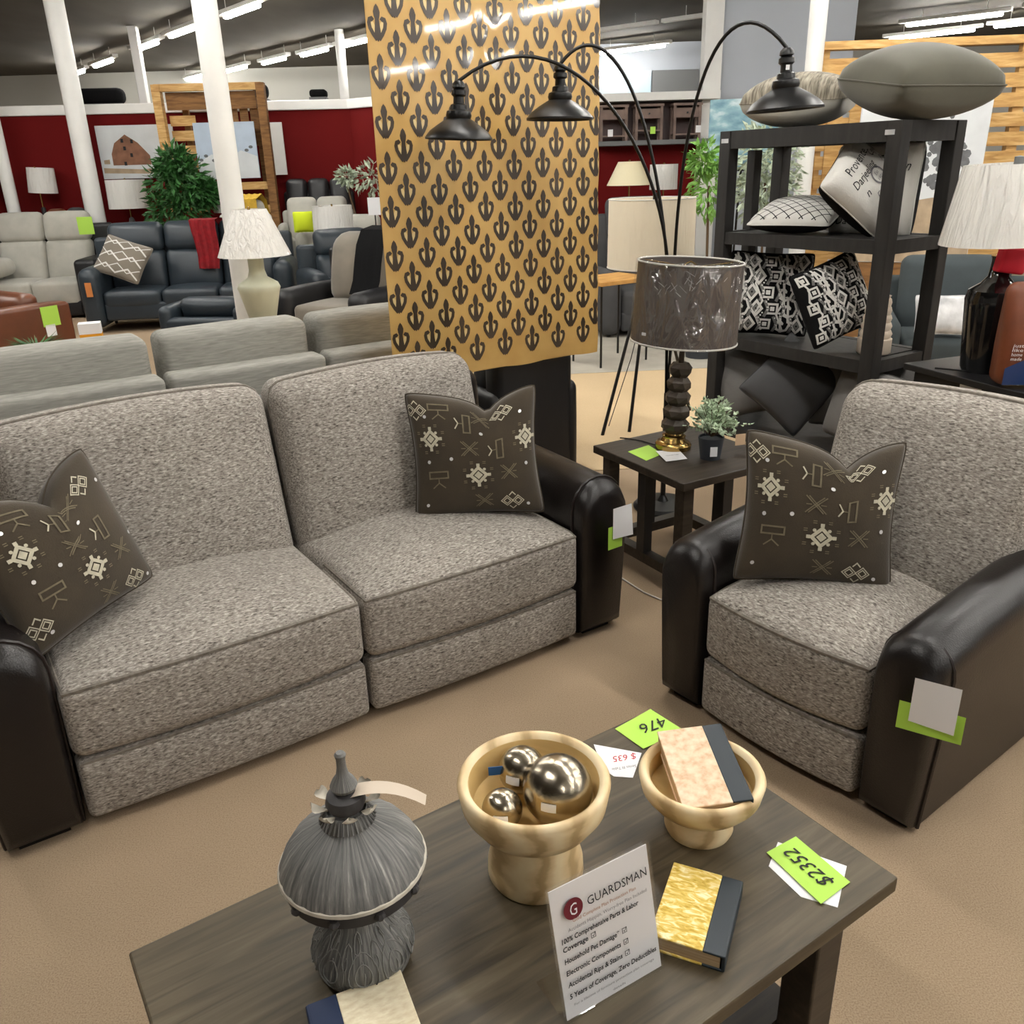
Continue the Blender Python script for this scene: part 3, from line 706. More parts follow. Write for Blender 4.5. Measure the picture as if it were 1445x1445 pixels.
# bowls
def bowl(name, label, loc, H, R, rb, neck, zn):
    o = thing(name, label, 'bowl', loc)
    pr = [(0, 0), (rb * .94, 0), (rb, .010), (rb * .985, zn * .3), (rb * .5 + neck * .5, zn * .6), (neck, zn * .88), (neck * 1.04, zn), (R * .80, zn + (H - zn) * .18), (R * .95, zn + (H - zn) * .5), (R, H - .008), (R - .004, H), (R - .013, H + .001), (R - .02, H - .008)]
    B().lathe(pr, 56).obj('body', 'bowlwood', o, auto=60)
    B().lathe([(R - .02, H - .008), (R * .80, H - (H - zn) * .55), (R * .55, zn + .02), (R * .3, zn + .009), (0, zn + .006)], 56).obj('hollow', 'bowlinner', o)
    return o
bowl('pedestal_bowl', 'larger pale wood pedestal bowl holding three silver balls', (.024, 1.245, TZ), .215, .137, .089, .070, .115)
bowl('pedestal_bowl', 'smaller pale wood pedestal bowl with a book laid in it', (.349, 1.345, TZ), .135, .12, .067, .055, .062)
def ball(label, loc, r, sticker, ang):
    o = thing('metal_ball', label, 'ball', loc, 0)
    B().lathe([(r * sin(pi * k / 20), -r * cos(pi * k / 20)) for k in range(21)], 40).obj('sphere', 'chrome', o)
    T = RZ(radians(ang)) @ Matrix.Rotation(radians(-8), 4, 'X'); w2 = .0135
    B().grid(lambda i, j: tuple(T @ (Vector(((i - .5) * 2 * w2, -r, (j - .5) * w2 * 1.2)).normalized() * (r + .0012))), 4, 3).obj('price_sticker', 'paper', o, False)
    if sticker == 'blue': B().box((.026, .0015, .018), (-r - .006, -.012, .012), T=RZ(.1)).obj('blue_flag', 'blue', o, False)
bz = TZ + .121
ball('largest antique silver ball in the larger wooden bowl', (.066, 1.238, bz + .070), .0625, 'paper', -18)
ball('silver ball bearing a blue sticker behind the largest ball in the bowl', (.004, 1.302, bz + .064), .044, 'blue', -25)
ball('smallest silver ball with a barcode sticker in the larger wooden bowl', (-.033, 1.212, bz + .052), .036, 'paper', -5)
# books
def book(label, loc, rot, L, Wd, T, cover, spine, sp=.28):
    o = thing('book', label, 'book', loc, rot=rot)
    B().box((L - .008, Wd - .006, T - .008), (-.002, 0, T / 2)).obj('page_block', 'pages', o, False)
    for z in (.002, T - .002):
        c0 = B().rbox((L * (1 - sp), Wd, .004), (-L * sp / 2, 0, z), .0015, n=1, m=1).obj('cover', cover, o, False)
        B().rbox((L * sp, Wd, .0042), (L / 2 - L * sp / 2, 0, z), .0015, n=1, m=1).obj('spine_wrap', spine, o, False)
    B().rbox((.006, Wd, T), (L / 2, 0, T / 2), .0028, n=1, m=2).obj('spine', spine, o, False)
    return o
book('cream marbled book with dark spine lying tilted in the smaller bowl', (.352, 1.352, TZ + .112), (radians(7), radians(-4), radians(4)), .128, .200, .038, 'bookpink', 'bookspine')
book('gold marbled book with dark spine lying flat on the coffee table', (.297, 1.116, TZ), (0, 0, radians(-24)), .122, .172, .034, 'bookgold', 'bookspine')
book('cream woven book with dark blue spine partly showing at the table edge', (-.240, .912, TZ), (0, 0, radians(203)), .15, .155, .030, 'bookweave', 'bookblue', .3)
# acrylic sign
SA = math.atan2(.098, .169)
sg = thing('sign_holder', 'slanted clear acrylic sign holder with white insurance leaflet on the coffee table', 'sign', (.06, .928, TZ), SA)
SW, SH, LE = .193, .228, radians(13)
TS = Matrix.Rotation(-LE, 4, 'X')
B().box((SW, .003, SH), (SW / 2, .0015, SH / 2), T=TS).obj('front_pane', 'acrylic', sg, False)
B().box((SW, .003, SH), (SW / 2, .0075, SH / 2), T=TS).obj('rear_pane', 'acrylic', sg, False)
B().box((SW, .085, .003), (SW / 2, .047, .0015)).obj('base_plate', 'acrylic', sg, False)
pap = B().box((SW - .008, .0012, SH - .008), (SW / 2, .0045, SH / 2), T=TS).obj('leaflet', 'paper', sg, False)
sfn = lambda x, y: tuple(TS @ Vector((x, -.0006, y)))
tb = B()
add_text(tb, 'GUARDSMAN', sfn, .066, SH - .052, .021, 0, width=.114)
for y, t_, wd in ((.138, '100% Comprehensive Parts & Labor', .13), (.124, 'Coverage \u2611', .045), (.104, 'Household Pet Damage* \u2611', .1), (.084, 'Electronic Components \u2611', .1), (.064, 'Accidental Rips & Stains \u2611', .1), (.044, '5 Years of Coverage, Zero Deductibles', .15)):
    add_text(tb, t_.replace(' \u2611', ''), sfn, .012, y - .004, .012, .1, width=wd * 1.12 * (.92 if '\u2611' in t_ else 1), bold=.0003)
    if '\u2611' in t_:
        x = .012 + wd * 1.12 * .92 + .006; y -= .004; tb.stroke([(x, y), (x + .008, y), (x + .008, y + .008), (x, y + .008)], .001, sfn, .1, True); tb.stroke([(x + .002, y + .004), (x + .004, y + .002), (x + .008, y + .009)], .001, sfn, .1)
stuff(tb.obj('lettering', 'ink', sg, False))
g2 = B(); add_text(g2, 'Accidents Happen, Worry-free Plan Included', sfn, .026, .1490, .0085, 0, width=.15); add_text(g2, 'For a lifetime of furniture protection plan coverage', sfn, .018, .026, .006, 0, width=.155)
add_text(g2, 'details', sfn, .09, .014, .006, 0, width=.024); g2.obj('small_lettering', 'inkgrey', sg, False)
g3 = B(); add_text(g3, 'Gold Complete Plan Protection Plan', sfn, .036, .1615, .008, 0, width=.12, bold=.0001); g3.obj('brown_lettering', 'inkbrown', sg, False)
B().poly(circ(.040, SH - .045, .0175, 28), sfn).obj('round_logo', 'maroon', sg, False)
lg = B(); add_text(lg, 'G', lambda x, y: tuple(TS @ Vector((x, -.0012, y))), .040, SH - .055, .028, .1, 'c', .013); lg.obj('logo_letter', 'paper', sg, False)
# loose cards
def card(label, pts, mat, z, cat='card', lines=(), curl=.002, name='price_card'):
    P = [Vector((*p, 0)) for p in pts]; c0 = sum(P, Vector()) / len(P); n = len(P)
    b = B(); b.add([(p.x - c0.x, p.y - c0.y, 0 + curl * (k % 2)) for k, p in enumerate(P)] + [(p.x - c0.x, p.y - c0.y, .0008 + curl * (k % 2)) for k, p in enumerate(P)],
          [tuple(range(n))[::-1], tuple(range(n, 2 * n))] + [(k, (k + 1) % n, n + (k + 1) % n, n + k) for k in range(n)])
    o = tag(b.obj(name, mat, smooth=False, loc=(c0.x, c0.y, z)), label, cat)
    for (body, cx, cy, size, ang, mt, wd) in lines:
        tb = B(); A_ = radians(ang)
        add_text(tb, body, lambda x, y: (cx - c0.x + x * cos(A_) - y * sin(A_), cy - c0.y + x * sin(A_) + y * cos(A_), .0012 + curl), 0, -size * .35, size, .25, 'c', wd)
        stuff(tb.obj('lettering', mt, o, False))
    return o
card('white tag corners peeking from under the green 2352 card', [(.492, 1.296), (.600, 1.230), (.549, 1.136), (.493, 1.162), (.457, 1.236)], 'paper', TZ, curl=0)
card('lime green price card handwritten 2352 near the table corner', [(.462, 1.268), (.529, 1.305), (.591, 1.190), (.521, 1.141)], 'green', TZ + .002, lines=[('$2352', .526, 1.226, .042, 118, 'ink', .10)])
card('lime green price card handwritten 476 behind the smaller bowl', [(.224, 1.669), (.318, 1.740), (.382, 1.655), (.278, 1.590)], 'green', TZ, lines=[('476', .315, 1.675, .05, 205, 'ink', .07)])
card('white card printed with a red 635 between the two bowls', [(.169, 1.613), (.272, 1.577), (.241, 1.495), (.201, 1.501), (.18, 1.53)], 'paper', TZ + .0005, lines=[('$ 635', .232, 1.562, .028, 190, 'inkred', .055), ('Series III Table', .227, 1.528, .012, 190, 'inkgrey', .055)], curl=0)

# ------------------------------------------------------------------ price cards hung on the arms
def hang_card(label, loc, rot, w, h, mat, under=None):
    o = thing('price_tag', label, 'price tag', loc, rot=rot)
    B().grid(lambda i, j: ((i - .5) * w, -.004 - .012 * (1 - j) * i, -h * (1 - j)), 4, 4).obj('white_card', mat, o)
    if under:
        B().grid(lambda i, j: ((i - .5) * under[0] + under[2], -.001, -under[1] * (1 - j) - under[3]), 2, 2).obj('green_card', 'green', o)
    return o
sy_ = radians(-53.3)
hang_card('white and green price cards pinned to the right arm of the tweed armchair', (1.022, 1.772, .51), (0, 0, sy_ + radians(20)), .105, .125, 'paper', (.15, .08, -.004, .075))
hang_card('white and green price cards hanging off the right arm of the tweed sofa', (.400, 2.912, .545), (0, 0, GRID + radians(2)), .09, .12, 'paper', (.07, .09, -.03, .07))

# ------------------------------------------------------------------ end table, lamp, plant
ST = radians(29.5)
F = Vector((.681, 3.188)); e1 = Vector((cos(ST), sin(ST))); e2 = Vector((-sin(ST), cos(ST)))
TW, TD = .56, .62
stc = F + e1 * TW / 2 + e2 * TD / 2
st = thing('end_table', 'dark brown square end table with slatted legs between sofa and armchair', 'table', (stc.x, stc.y, 0), ST)
B().rbox((TW, TD, .035), (0, 0, .5025), .004, n=1, m=1).obj('tabletop', 'darkwood', st, False)
for sx in (-1, 1):
    for sy in (-1, 1): B().box((.055, .055, .485), (sx * (TW / 2 - .06), sy * (TD / 2 - .06), .2425), .003).obj('leg', 'darkwood', st, False)
for sx in (-1, 1):
    B().box((.045, .05, .40), (sx * (TW / 2 - .06), 0, .285)).obj('middle_slat', 'blackwood', st, False)
    B().box((.05, TD - .175, .045), (sx * (TW / 2 - .06), 0, .08)).obj('stretcher', 'darkwood', st, False)
for sy in (-1, 1):
    B().box((.05, .045, .40), (0, sy * (TD / 2 - .06), .285)).obj('middle_slat', 'blackwood', st, False)
    B().box((TW - .175, .05, .045), (0, sy * (TD / 2 - .06), .08)).obj('stretcher', 'darkwood', st, False)
SZ = .5202
def drum(root, r0, r1, z0, z1, mat, th=.003, n=48, rim=None, spider=True, T=None, pleat=0):
    """open lamp shade, r0 at the bottom, r1 at the top"""
    b = B(); rows = []
    for (r, z) in ((r0, z0), (r1, z1), (r1 - th, z1), (r0 - th, z0), (r0, z0)):
        rows.append([((r * (1 + (pleat * (k % 2)))) * cos(2 * pi * k / n), (r * (1 + (pleat * (k % 2)))) * sin(2 * pi * k / n), z) for k in range(n)])
    b.loft(rows, T, caps=False); sh = b.obj('shade', mat, root, auto=60)
    if rim:
        for r, z in ((r0, z0), (r1, z1)): B().tube([(r * cos(2 * pi * k / n), r * sin(2 * pi * k / n), z) for k in range(n)], .004, 6, True, T).obj('rim', rim, sh)
    if spider:
        s_ = B()
        for k in range(3):
            a = 2 * pi * k / 3 + .4; s_.tube([(0, 0, z1 - .025), ((r1 - .004) * cos(a), (r1 - .004) * sin(a), z1 - .008)], .0025, 5, T=T)
        s_.obj('spider', 'brass', sh)
    return sh
lamp = thing('table_lamp', 'table lamp with wrapped grey drum shade and carved faceted stem on the end table', 'lamp', (.725, 3.66, SZ), rot=(0, radians(3.0), .0))
B().lathe([(0, 0), (.078, 0), (.08, .02), (.072, .03), (.058, .034), (.05, .05), (.052, .058), (.04, .064), (.036, .075), (0, .075)], 40).obj('base', 'brass', lamp)
for k in range(5):
    zz = .072 + k * .062
    b = B(); rr = .060 - .003 * k
    b.loft([[(r * rr * cos(2 * pi * (q + o_) / 7), r * rr * sin(2 * pi * (q + o_) / 7), zz + h * .062) for q in range(7)] for r, h, o_ in ((.72, 0, k * .5), (1.02, .28, k * .5 + .12), (1.05, .68, k * .5 - .1), (.72, 1, k * .5))]); b.obj('carved_knot', 'bronzewood', lamp, False)
B().tube([(0, 0, .38), (0, 0, .62)], .012, 12).obj('stem', 'bronzewood', lamp)
B().lathe([(.0, .62), (.02, .62), (.02, .67), (0, .67)], 16).obj('socket', 'black', lamp)
B().tube([(0, 0, .66), (.05, 0, .70), (.055, 0, .75), (.02, 0, .79), (0, 0, .80), (-.02, 0, .79), (-.055, 0, .75), (-.05, 0, .70), (0, 0, .66)], .003, 6).obj('harp', 'brass', lamp)
sh = drum(lamp, .222, .215, .475, .80, 'shadegrey', rim='whitecloth', n=64)
B().lathe([(.226, .470), (.2275, .56), (.2265, .66), (.226, .74), (.224, .803), (.19, .81)], 64).obj('plastic_wrap', 'plastic', sh)
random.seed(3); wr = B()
def glint_stroke(a, z, L, w, ang):
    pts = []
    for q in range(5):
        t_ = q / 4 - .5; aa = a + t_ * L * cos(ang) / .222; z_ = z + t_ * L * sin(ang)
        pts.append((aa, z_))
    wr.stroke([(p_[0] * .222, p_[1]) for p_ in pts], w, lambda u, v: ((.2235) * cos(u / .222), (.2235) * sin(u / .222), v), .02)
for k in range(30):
    a = -pi / 2 + random.gauss(-.15, .3); glint_stroke(a, .79 - abs(random.gauss(0, .05)) - .01, random.uniform(.01, .04), random.uniform(.001, .003), random.choice([1.2, 1.9, 2.4, .9]) + random.gauss(0, .15))
stuff(wr.obj('wrap_glint', 'silvershine', sh, False))  # glints of the crinkled wrap, painted as pale strokes on the shade
B().box((.022, .0012, .012), (0, 0, 0), T=RZ(radians(-50)) @ TR(-.03, -.2235, .52)).obj('sticker', 'paper', sh, False)
cd = tag(B().tube([(.655, 3.69, SZ + .004), (.60, 3.76, SZ + .004), (.55, 3.80, SZ + .004), (.51, 3.82, SZ + .003)], .003, 6).obj('lamp_cord', 'black'), 'black lamp cord lying across the end table top', 'cord')
# frosted plant
random.seed(5)
pl = thing('potted_plant', 'frosted pale green plant in small charcoal pot on the end table', 'plant', (.855, 3.50, SZ))
B().lathe([(0, 0), (.042, 0), (.055, .095), (.05, .095), (.048, .085), (0, .085)], 28).obj('pot', 'pot', pl)
st_ = B(); lf = B()
for k in range(64):
    a = random.uniform(0, 2 * pi); el = random.uniform(.0, 1.5); L = random.uniform(.09, .165)
    d = Vector((cos(a) * cos(el), sin(a) * cos(el), sin(el))); p0 = Vector((0, 0, .095)); p1 = p0 + d * L + Vector((0, 0, .02 * cos(el)))
    st_.tube([p0, p0.lerp(p1, .5) + Vector((0, 0, .012)), p1], .0012, 4)
    for q in range(11):
        t_ = .3 + .7 * q / 10; pos = p0.lerp(p1, t_) + Vector((0, 0, .012 * sin(pi * t_)))
        dd = (d + Vector((random.gauss(0, .9), random.gauss(0, .9), random.gauss(0, .6)))).normalized()
        lf.leaf(pos, dd, random.uniform(.02, .028), random.uniform(.02, .028), Vector((random.gauss(0, 1), random.gauss(0, 1), random.gauss(0, 1))))
st_.obj('stems', 'stem', pl); stuff(lf.obj('foliage', 'leafpale', pl, False))
B().box((.03, .001, .042), (0, -.058, .045), .0004).obj('hang_tag', 'paper', pl, False)
B().box((.048, .001, .05), (.15, .02, .06), T=RZ(.25)).obj('paper_tag', 'kraft', pl, False)
card('lime green card lying on the end table', [(.519, 3.618), (.623, 3.701), (.664, 3.573), (.579, 3.484)], 'green', SZ, curl=.001)
card('white printed card overlapping the lime card on the end table', [(.639, 3.606), (.742, 3.606), (.755, 3.486), (.659, 3.457)], 'paper', SZ + .003, lines=[('Chairside Table', .70, 3.54, .016, 15, 'inkgrey', .06)], curl=.001)
tag(B().tube([(.40, 3.50, .004), (.47, 3.42, .004), (.55, 3.27, .004), (.61, 3.20, .004), (.68, 3.18, .004), (.75, 3.22, .004)], .004, 6).obj('floor_cord', 'cord'), 'white power cord on the carpet by the end table leg', 'cord')

# ------------------------------------------------------------------ fleur-de-lis cloth
bn = thing('hanging_cloth', 'ochre oilcloth panel printed with dark fleurs-de-lis hanging behind the tweed sofa', 'wall hanging', (-.517 - sin(GRID) * 1.3, 2.468 + cos(GRID) * 1.3, 0), GRID)
A0, A1, Z0, Z1 = .835, 2.065, .755, 3.05
def bsurf(a, z, off=0):
    k = (z - Z0) / (Z1 - Z0)
    y = .0006 * sin(a * 9 + z * .8) + .0025 * exp(-((a - 1.42) / .05) ** 2) - .012 * sin(z * 6 + a) * max(0, .35 - k)
    return (a, y - off, z)
b = B(); NU, NV = 44, 50
b.grid(lambda i, j: bsurf(A0 + (A1 - A0) * i + .004 * sin(j * 50) * (1 if i > .98 else 0), Z0 + (Z1 - Z0) * j + (.006 * sin(i * 18) if j == 0 else 0), 0), NU, NV)
b.grid(lambda i, j: bsurf(A0 + (A1 - A0) * i, Z0 + (Z1 - Z0) * j, -.003), NU, NV)
b.obj('cloth', 'bannercloth', bn)
def fleur(cx, cz, s):
    fn = lambda u, v: bsurf(min(A1 - .001, max(A0 + .001, cx + u * s)), cz + v * s, .0012)
    fl = lambda u, v: bsurf(min(A1 - .001, max(A0 + .001, cx + u * s)), cz + v * s, .0008)
    b_ = B()
    b_.add([fn(*p) for p in [(0, 1.02), (.13, .86), (.22, .6), (.19, .4), (.13, .2), (.17, -.2), (.22, -.6), (0, -.98), (-.22, -.6), (-.17, -.2), (-.13, .2), (-.19, .4), (-.22, .6), (-.13, .86)]],
           [(13, 0, 1), (12, 13, 1, 2), (11, 12, 2, 3), (10, 11, 3, 4), (9, 10, 4, 5), (8, 9, 5, 6), (7, 8, 6)])
    for q in (-1, 1): b_.stroke([(q * .06, -.86), (q * .30, -.56), (q * .48, -.25), (q * .53, .02), (q * .47, .20), (q * .35, .24), (q * .26, .14)], .23, fn, .2)
    nd = len(b_.f)
    for q in (-1, 1): b_.poly([(q * .18, -.52), (q * .27, -.46), (q * .38, -.16), (q * .41, .04), (q * .34, .12), (q * .24, .06), (q * .17, -.10)], fl)
    o = b_.obj('fleur_motif', 'bannerink', bn, False); o.data.materials.append(M['bannerlight'])
    for p_ in o.data.polygons:
        if p_.index >= nd: p_.material_index = 1
PX, PZ = .166, .185
for r in range(-1, 27):
    for q in range(-1, 9):
        cx = A0 + .05 + q * PX + (PX / 2 if r % 2 else 0); cz = Z0 + .03 + r * PZ / 2 + .012 * sin(q * 2.1 + r)*.3
        if A0 - .02 < cx < A1 + .02 and Z0 + .055 < cz < Z1 - .07: fleur(cx, cz, .070)
B().tube([(A0 - .04, .03, Z1 - .01), (A1 + .04, .03, Z1 - .01)], .016, 12).obj('rod', 'black', bn)
for x in (A0 + .1, A1 - .1): B().tube([(x, .03, Z1), (x, .03, CZ)], .004, 6).obj('hanging_wire', 'black', bn)

# ------------------------------------------------------------------ generic sofas for the showroom
def sofa_g(label, loc, rz, W_, mat, n=2, H=.98, D=.92, arm=.2, armh=.62, armmat=None, head=True, seat_h=.47, name='sofa', cat='sofa', feet='black', legh=.06, arms=(1, 1), armround=.06, backr=.07, bb=.05):
    t = thing(name, label, cat, loc, rz)
    am = armmat or mat; inner = W_ - arm * sum(arms); x0 = -W_ / 2 + arm * arms[0]
    B().rbox((inner, D - .1, .2), (x0 + inner / 2, .0, legh + .1), .03, n=1).obj('base', am, t)
    B().rbox((W_ - .08, .14, H - .16 - legh), (0, D / 2 - .09, legh + (H - .16 - legh) / 2), .05, n=1).obj('back_panel', am, t)
    sw = inner / n
    for k in range(n):
        cx = x0 + sw * (k + .5)
        B().rbox((sw - .008, D - .28, seat_h - .2 - legh + .06), (cx, -.09, (seat_h + .2 + legh - .06) / 2), .05, (0, .015, .025), 3).obj('seat_cushion', mat, t)
        zb = seat_h - .05; zs = zb + (H - zb) * (.6 if head else 1)
        sh_ = lambda x, y, z: (x, y + .22 * (z - seat_h), z)
        B().rbox((sw - .008, max(.2, 2.1 * backr), zs - zb), (cx, D / 2 - .33, (zs + zb) / 2), backr, (0, bb, .01), 4, fn=sh_).obj('back_cushion', mat, t)
        if head: B().rbox((sw - .008, .2, H - zs + .02), (cx, D / 2 - .33, (H + zs - .02) / 2), .08, (0, .04, .01), 3, fn=sh_).obj('headrest', mat, t)
    for q, on in zip((-1, 1), arms):
        if on: B().rbox((arm, D - .03, armh - legh * .5), (q * (W_ / 2 - arm / 2), -.01, (armh + legh * .5) / 2), armround, (0, .01, .015), 3).obj('arm', am, t)
    for sx in (-1, 1):
        for sy in (-1, 1): B().lathe([(0, 0), (.02, 0), (.03, legh + .01), (0, legh + .01)], 10, TR(sx * (W_ / 2 - .12), sy * (D / 2 - .12), 0)).obj('foot', feet, t)
    return t
# silver grey sofa standing back to back with the tweed one
gs = thing('power_sofa', 'silver grey three-seat sofa seen from behind the tweed sofa', 'sofa', (-.517 - sin(GRID) * 1.52, 2.468 + cos(GRID) * 1.52, 0), GRID)
sx_ = [(-1.72, -.98), (-.975, -.135), (-.12, .605), (.62, 1.25)]
for k, (x0, x1) in enumerate(sx_):
    w_ = x1 - x0; cx = (x0 + x1) / 2
    B().rbox((w_, .16, .80), (cx, .09, .50), .03, (0, .008, 0), 4, fn=lambda x, y, z: (x, y + .07 * (.9 - z), z)).obj('rear_panel', 'greysofa', gs)
    B().rbox((w_ - .03, .22, .42), (cx + .005, .30, .84), .045, (0, .02, .008), 4).obj('headrest', 'greysofa', gs)
    B().rbox((w_ - .01, .6, .24), (cx, .64, .36), .05, (0, 0, .02), 3).obj('seat_cushion', 'greysofa', gs)
B().box((2.9, .8, .16), (-.235, .5, .13)).obj('base', 'black', gs, False)
B().rbox((.16, .9, .6), (1.34, .52, .32), .06, n=3).obj('arm', 'greysofa', gs)
B().rbox((.16, .9, .6), (-1.81, .52, .32), .06, n=3).obj('arm', 'greysofa', gs)
# black recliner behind the cloth
def W_from_S(a, b): return (-.517 + cos(GRID) * a - sin(GRID) * b, 2.468 + sin(GRID) * a + cos(GRID) * b)
bx_, by_ = W_from_S(1.735, 1.80)
sofa_g('black leather recliner turned away below the fleur-de-lis cloth', (bx_, by_, 0), GRID + pi, .60, 'blackleather', 1, .92, .82, .1, .58, head=False, name='recliner', cat='armchair', legh=.03)

# ------------------------------------------------------------------ arc floor lamp with three bells
arc = thing('arc_floor_lamp', 'black three-arm arc floor lamp with barn-style bell shades', 'lamp', (.80, 4.25, 0))
B().lathe([(0, 0), (.15, 0), (.155, .012), (.14, .03), (.03, .04), (.014, .07), (0, .07)], 40).obj('base', 'black', arc)
B().tube([(0, 0, .05), (0, 0, .62)], .014, 12).obj('stand_pole', 'black', arc)
def bez(p0, p1, p2, p3, n=26):
    p0, p1, p2, p3 = map(Vector, (p0, p1, p2, p3)); o = []
    for k in range(n + 1):
        t_ = k / n; o.append(p0 * (1 - t_) ** 3 + p1 * 3 * t_ * (1 - t_) ** 2 + p2 * 3 * t_ * t_ * (1 - t_) + p3 * t_ ** 3)
    return o
def bell(parent, p, r, tilt=0, flip=0):
    T = TR(*p) @ Matrix.Rotation(tilt, 4, 'Y')
    b = B().lathe([(0, .0), (.016, 0), (.026, -.010), (.028, -.024), (.020, -.030), (.030, -.036), (.031, -.052), (.022, -.060), (.023, -.085), (.034, -.090), (.036, -.108), (.050, -.114), (.054, -.13), (.050, -.142), (.064, -.150), (r * .62, -.166), (r * .86, -.190), (r, -.214), (r, -.222), (r - .004, -.222), (r * .84, -.196), (r * .5, -.172), (.04, -.16), (0, -.155)], 40, T).obj('bell_shade', 'black', parent)
    B().lathe([(0, -.15), (.012, -.152), (.018, -.175), (0, -.195)], 14, T).obj('bulb', 'whitecloth', b)
for (end, mid1, mid2, r, tl) in (((-.965, -.30, 2.035), (-.04, -.02, 1.75), (-.50, -.20, 2.36), .142, .05), ((-.53, -.05, 2.11), (-.10, -.02, 2.0), (-.34, -.04, 2.34), .148, .02), ((.325, -.48, 2.10), (-.02, -.12, 1.95), (.07, -.38, 2.42), .150, -.05)):
    ofs = Vector((.012 * (1 if end[0] > 0 else -1), 0, 0))
    am = B().tube([Vector((0, 0, .6)) + ofs * .3, Vector((0, 0, .95)) + ofs] + bez(Vector((0, 0, 1.15)) + ofs, mid1, mid2, end), .0075, 10).obj('arm', 'black', arc)
    bell(am, end, r, tl)
B().box((.014, .002, .018), (.325, -.48 - .03, 2.03)).obj('sticker', 'paper', arc, False)

# ------------------------------------------------------------------ tripod lamp, pine table
tl = thing('tripod_lamp', 'black tripod floor lamp with large linen drum shade', 'lamp', (.97, 5.92, 0))
for (x, y) in ((-.345, -.34), (-.155, -.28), (.36, .22)):
    B().tube([(x, y, .0), (x * .12, y * .12, 1.02)], [.012, .010], 8).obj('leg', 'black', tl)
B().lathe([(0, .98), (.05, .98), (.05, 1.03), (.015, 1.05), (.012, 1.2), (0, 1.2)], 20).obj('hub', 'black', tl)
drum(tl, .285, .28, 1.06, 1.485, 'shadelinen', rim='whitecloth', n=56)
B().box((.03, .03, .06), (.02, 0, 1.49)).obj('finial', 'black', tl, False)
B().tube([(.0, -.05, 1.0), (-.15, -.25, .5), (-.3, -.32, .06)], .003, 5).obj('cord', 'black', tl)
pt_ = thing('side_table', 'small honey pine table with thin black metal legs beyond the tripod lamp', 'table', (.95, 7.95, 0), GRID)
B().rbox((.62, .5, .035), (0, 0, .74), .005, n=1).obj('tabletop', 'tablepine', pt_, False)
for sx in (-1, 1):
    B().tube([(sx * .27, -.2, 0), (sx * .27, -.2, .72), (sx * .27, .2, .72), (sx * .27, .2, 0)], .011, 6).obj('leg_frame', 'black', pt_)

# ------------------------------------------------------------------ charcoal display shelf
SHR = math.atan2(-.839, .545)          # long side runs towards the armchair
sh_o = Vector((1.83, 4.27)); du_ = Vector((-.545, .839)); dv_ = Vector((.839, .545))
LW, LD = 1.12, .52
ctr = sh_o + du_ * LW / 2 + dv_ * LD / 2
sf = thing('display_shelf', 'charcoal wooden four-tier display shelf loaded with pillows', 'shelf', (ctr.x, ctr.y, 0), SHR)
# local x runs from far left post to near right post; local y points to the back
for sx in (-1, 1):
    for sy in (-1, 1): B().box((.075, .075, 1.85), (sx * (LW / 2 - .0375), sy * (LD / 2 - .0375), .925), .004).obj('post', 'shelfwood', sf, False)
B().box((.06, .06, 1.70), (-(LW / 2 - .03), 0, .9), .004).obj('side_post', 'shelfwood', sf, False)
for z, th in ((1.85, .09), (1.32, .065), (.735, .065), (.20, .065)):
    s0 = B().box((LW - .155, LD - .09, .022), (0, 0, z - .014)).obj('shelf_board', 'shelfwood', sf, False)
    for sy in (-1, 1): B().box((LW - .152, .045, th), (0, sy * (LD / 2 - .03), z - th / 2)).obj('rail', 'shelfwood', sf, False)
    for sx in (-1, 1): B().box((.045, LD - .152, th), (sx * (LW / 2 - .03), 0, z - th / 2)).obj('rail', 'shelfwood', sf, False)
for x in (LW / 2 - .06, -LW / 2 + .04): B().box((.05, .002, .022), (x, -LD / 2 - .001, 1.80)).obj('shelf_sticker', 'silvershine', sf, False)
def on_shelf(u, v, z): p = sh_o + du_ * u + dv_ * v; return (p.x, p.y, z)
YS = math.degrees(SHR)
# pillows on top
fp = pillow_fn(.56, .56, .33, .05, ex=.36)
make_pillow('throw_pillow', 'plump olive grey velvet pillow on top of the display shelf', 'pewter', fp, pose(on_shelf(.12, .26, 2.02), 15, -82, 3), n=20)
fp = pillow_fn(.54, .54, .27, .05, ex=.36)
make_pillow('throw_pillow', 'taupe faux-fur pillow with grey underside on top of the display shelf', 'fur', fp, pose(on_shelf(.80, .26, 1.99), -30, -86, 0), n=20, back='palegrey')
# second tier
fp = pillow_fn(.46, .46, .16, .06)
o = make_pillow('throw_pillow', 'white pillow with thin black lattice lying on the upper shelf', 'whitecloth', fp, pose(on_shelf(.72, .24, 1.415), -35, -78, 0), n=20, back='blackmatte')
lat = B(); off = lambda u, v: fp(max(-.97, min(.97, u)), max(-.97, min(.97, v)), 1, .002)
for k in range(-5, 6):
    lat.stroke([(max(-.95, k * .3 - .95), max(-.95, -.95 - min(0, k * .3 - .95 + .95))), (min(.95, k * .3 + .95), .95 if k <= 0 else .95 - k * .3)], .022, off, .06) if abs(k) < 6 and (min(.95, k * .3 + .95) > max(-.95, k * .3 - .95)) else None
    lat.stroke([(max(-.95, k * .3 - .95), .95 if k >= 0 else .95 + k * .3), (min(.95, k * .3 + .95), -.95 if k <= 0 else -.95 + k * .3)], .022, off, .06)
lat.obj('lattice_print', 'ink', o, False)
ft = pillow_fn(.48, .48, .26, .05, ex=.33)
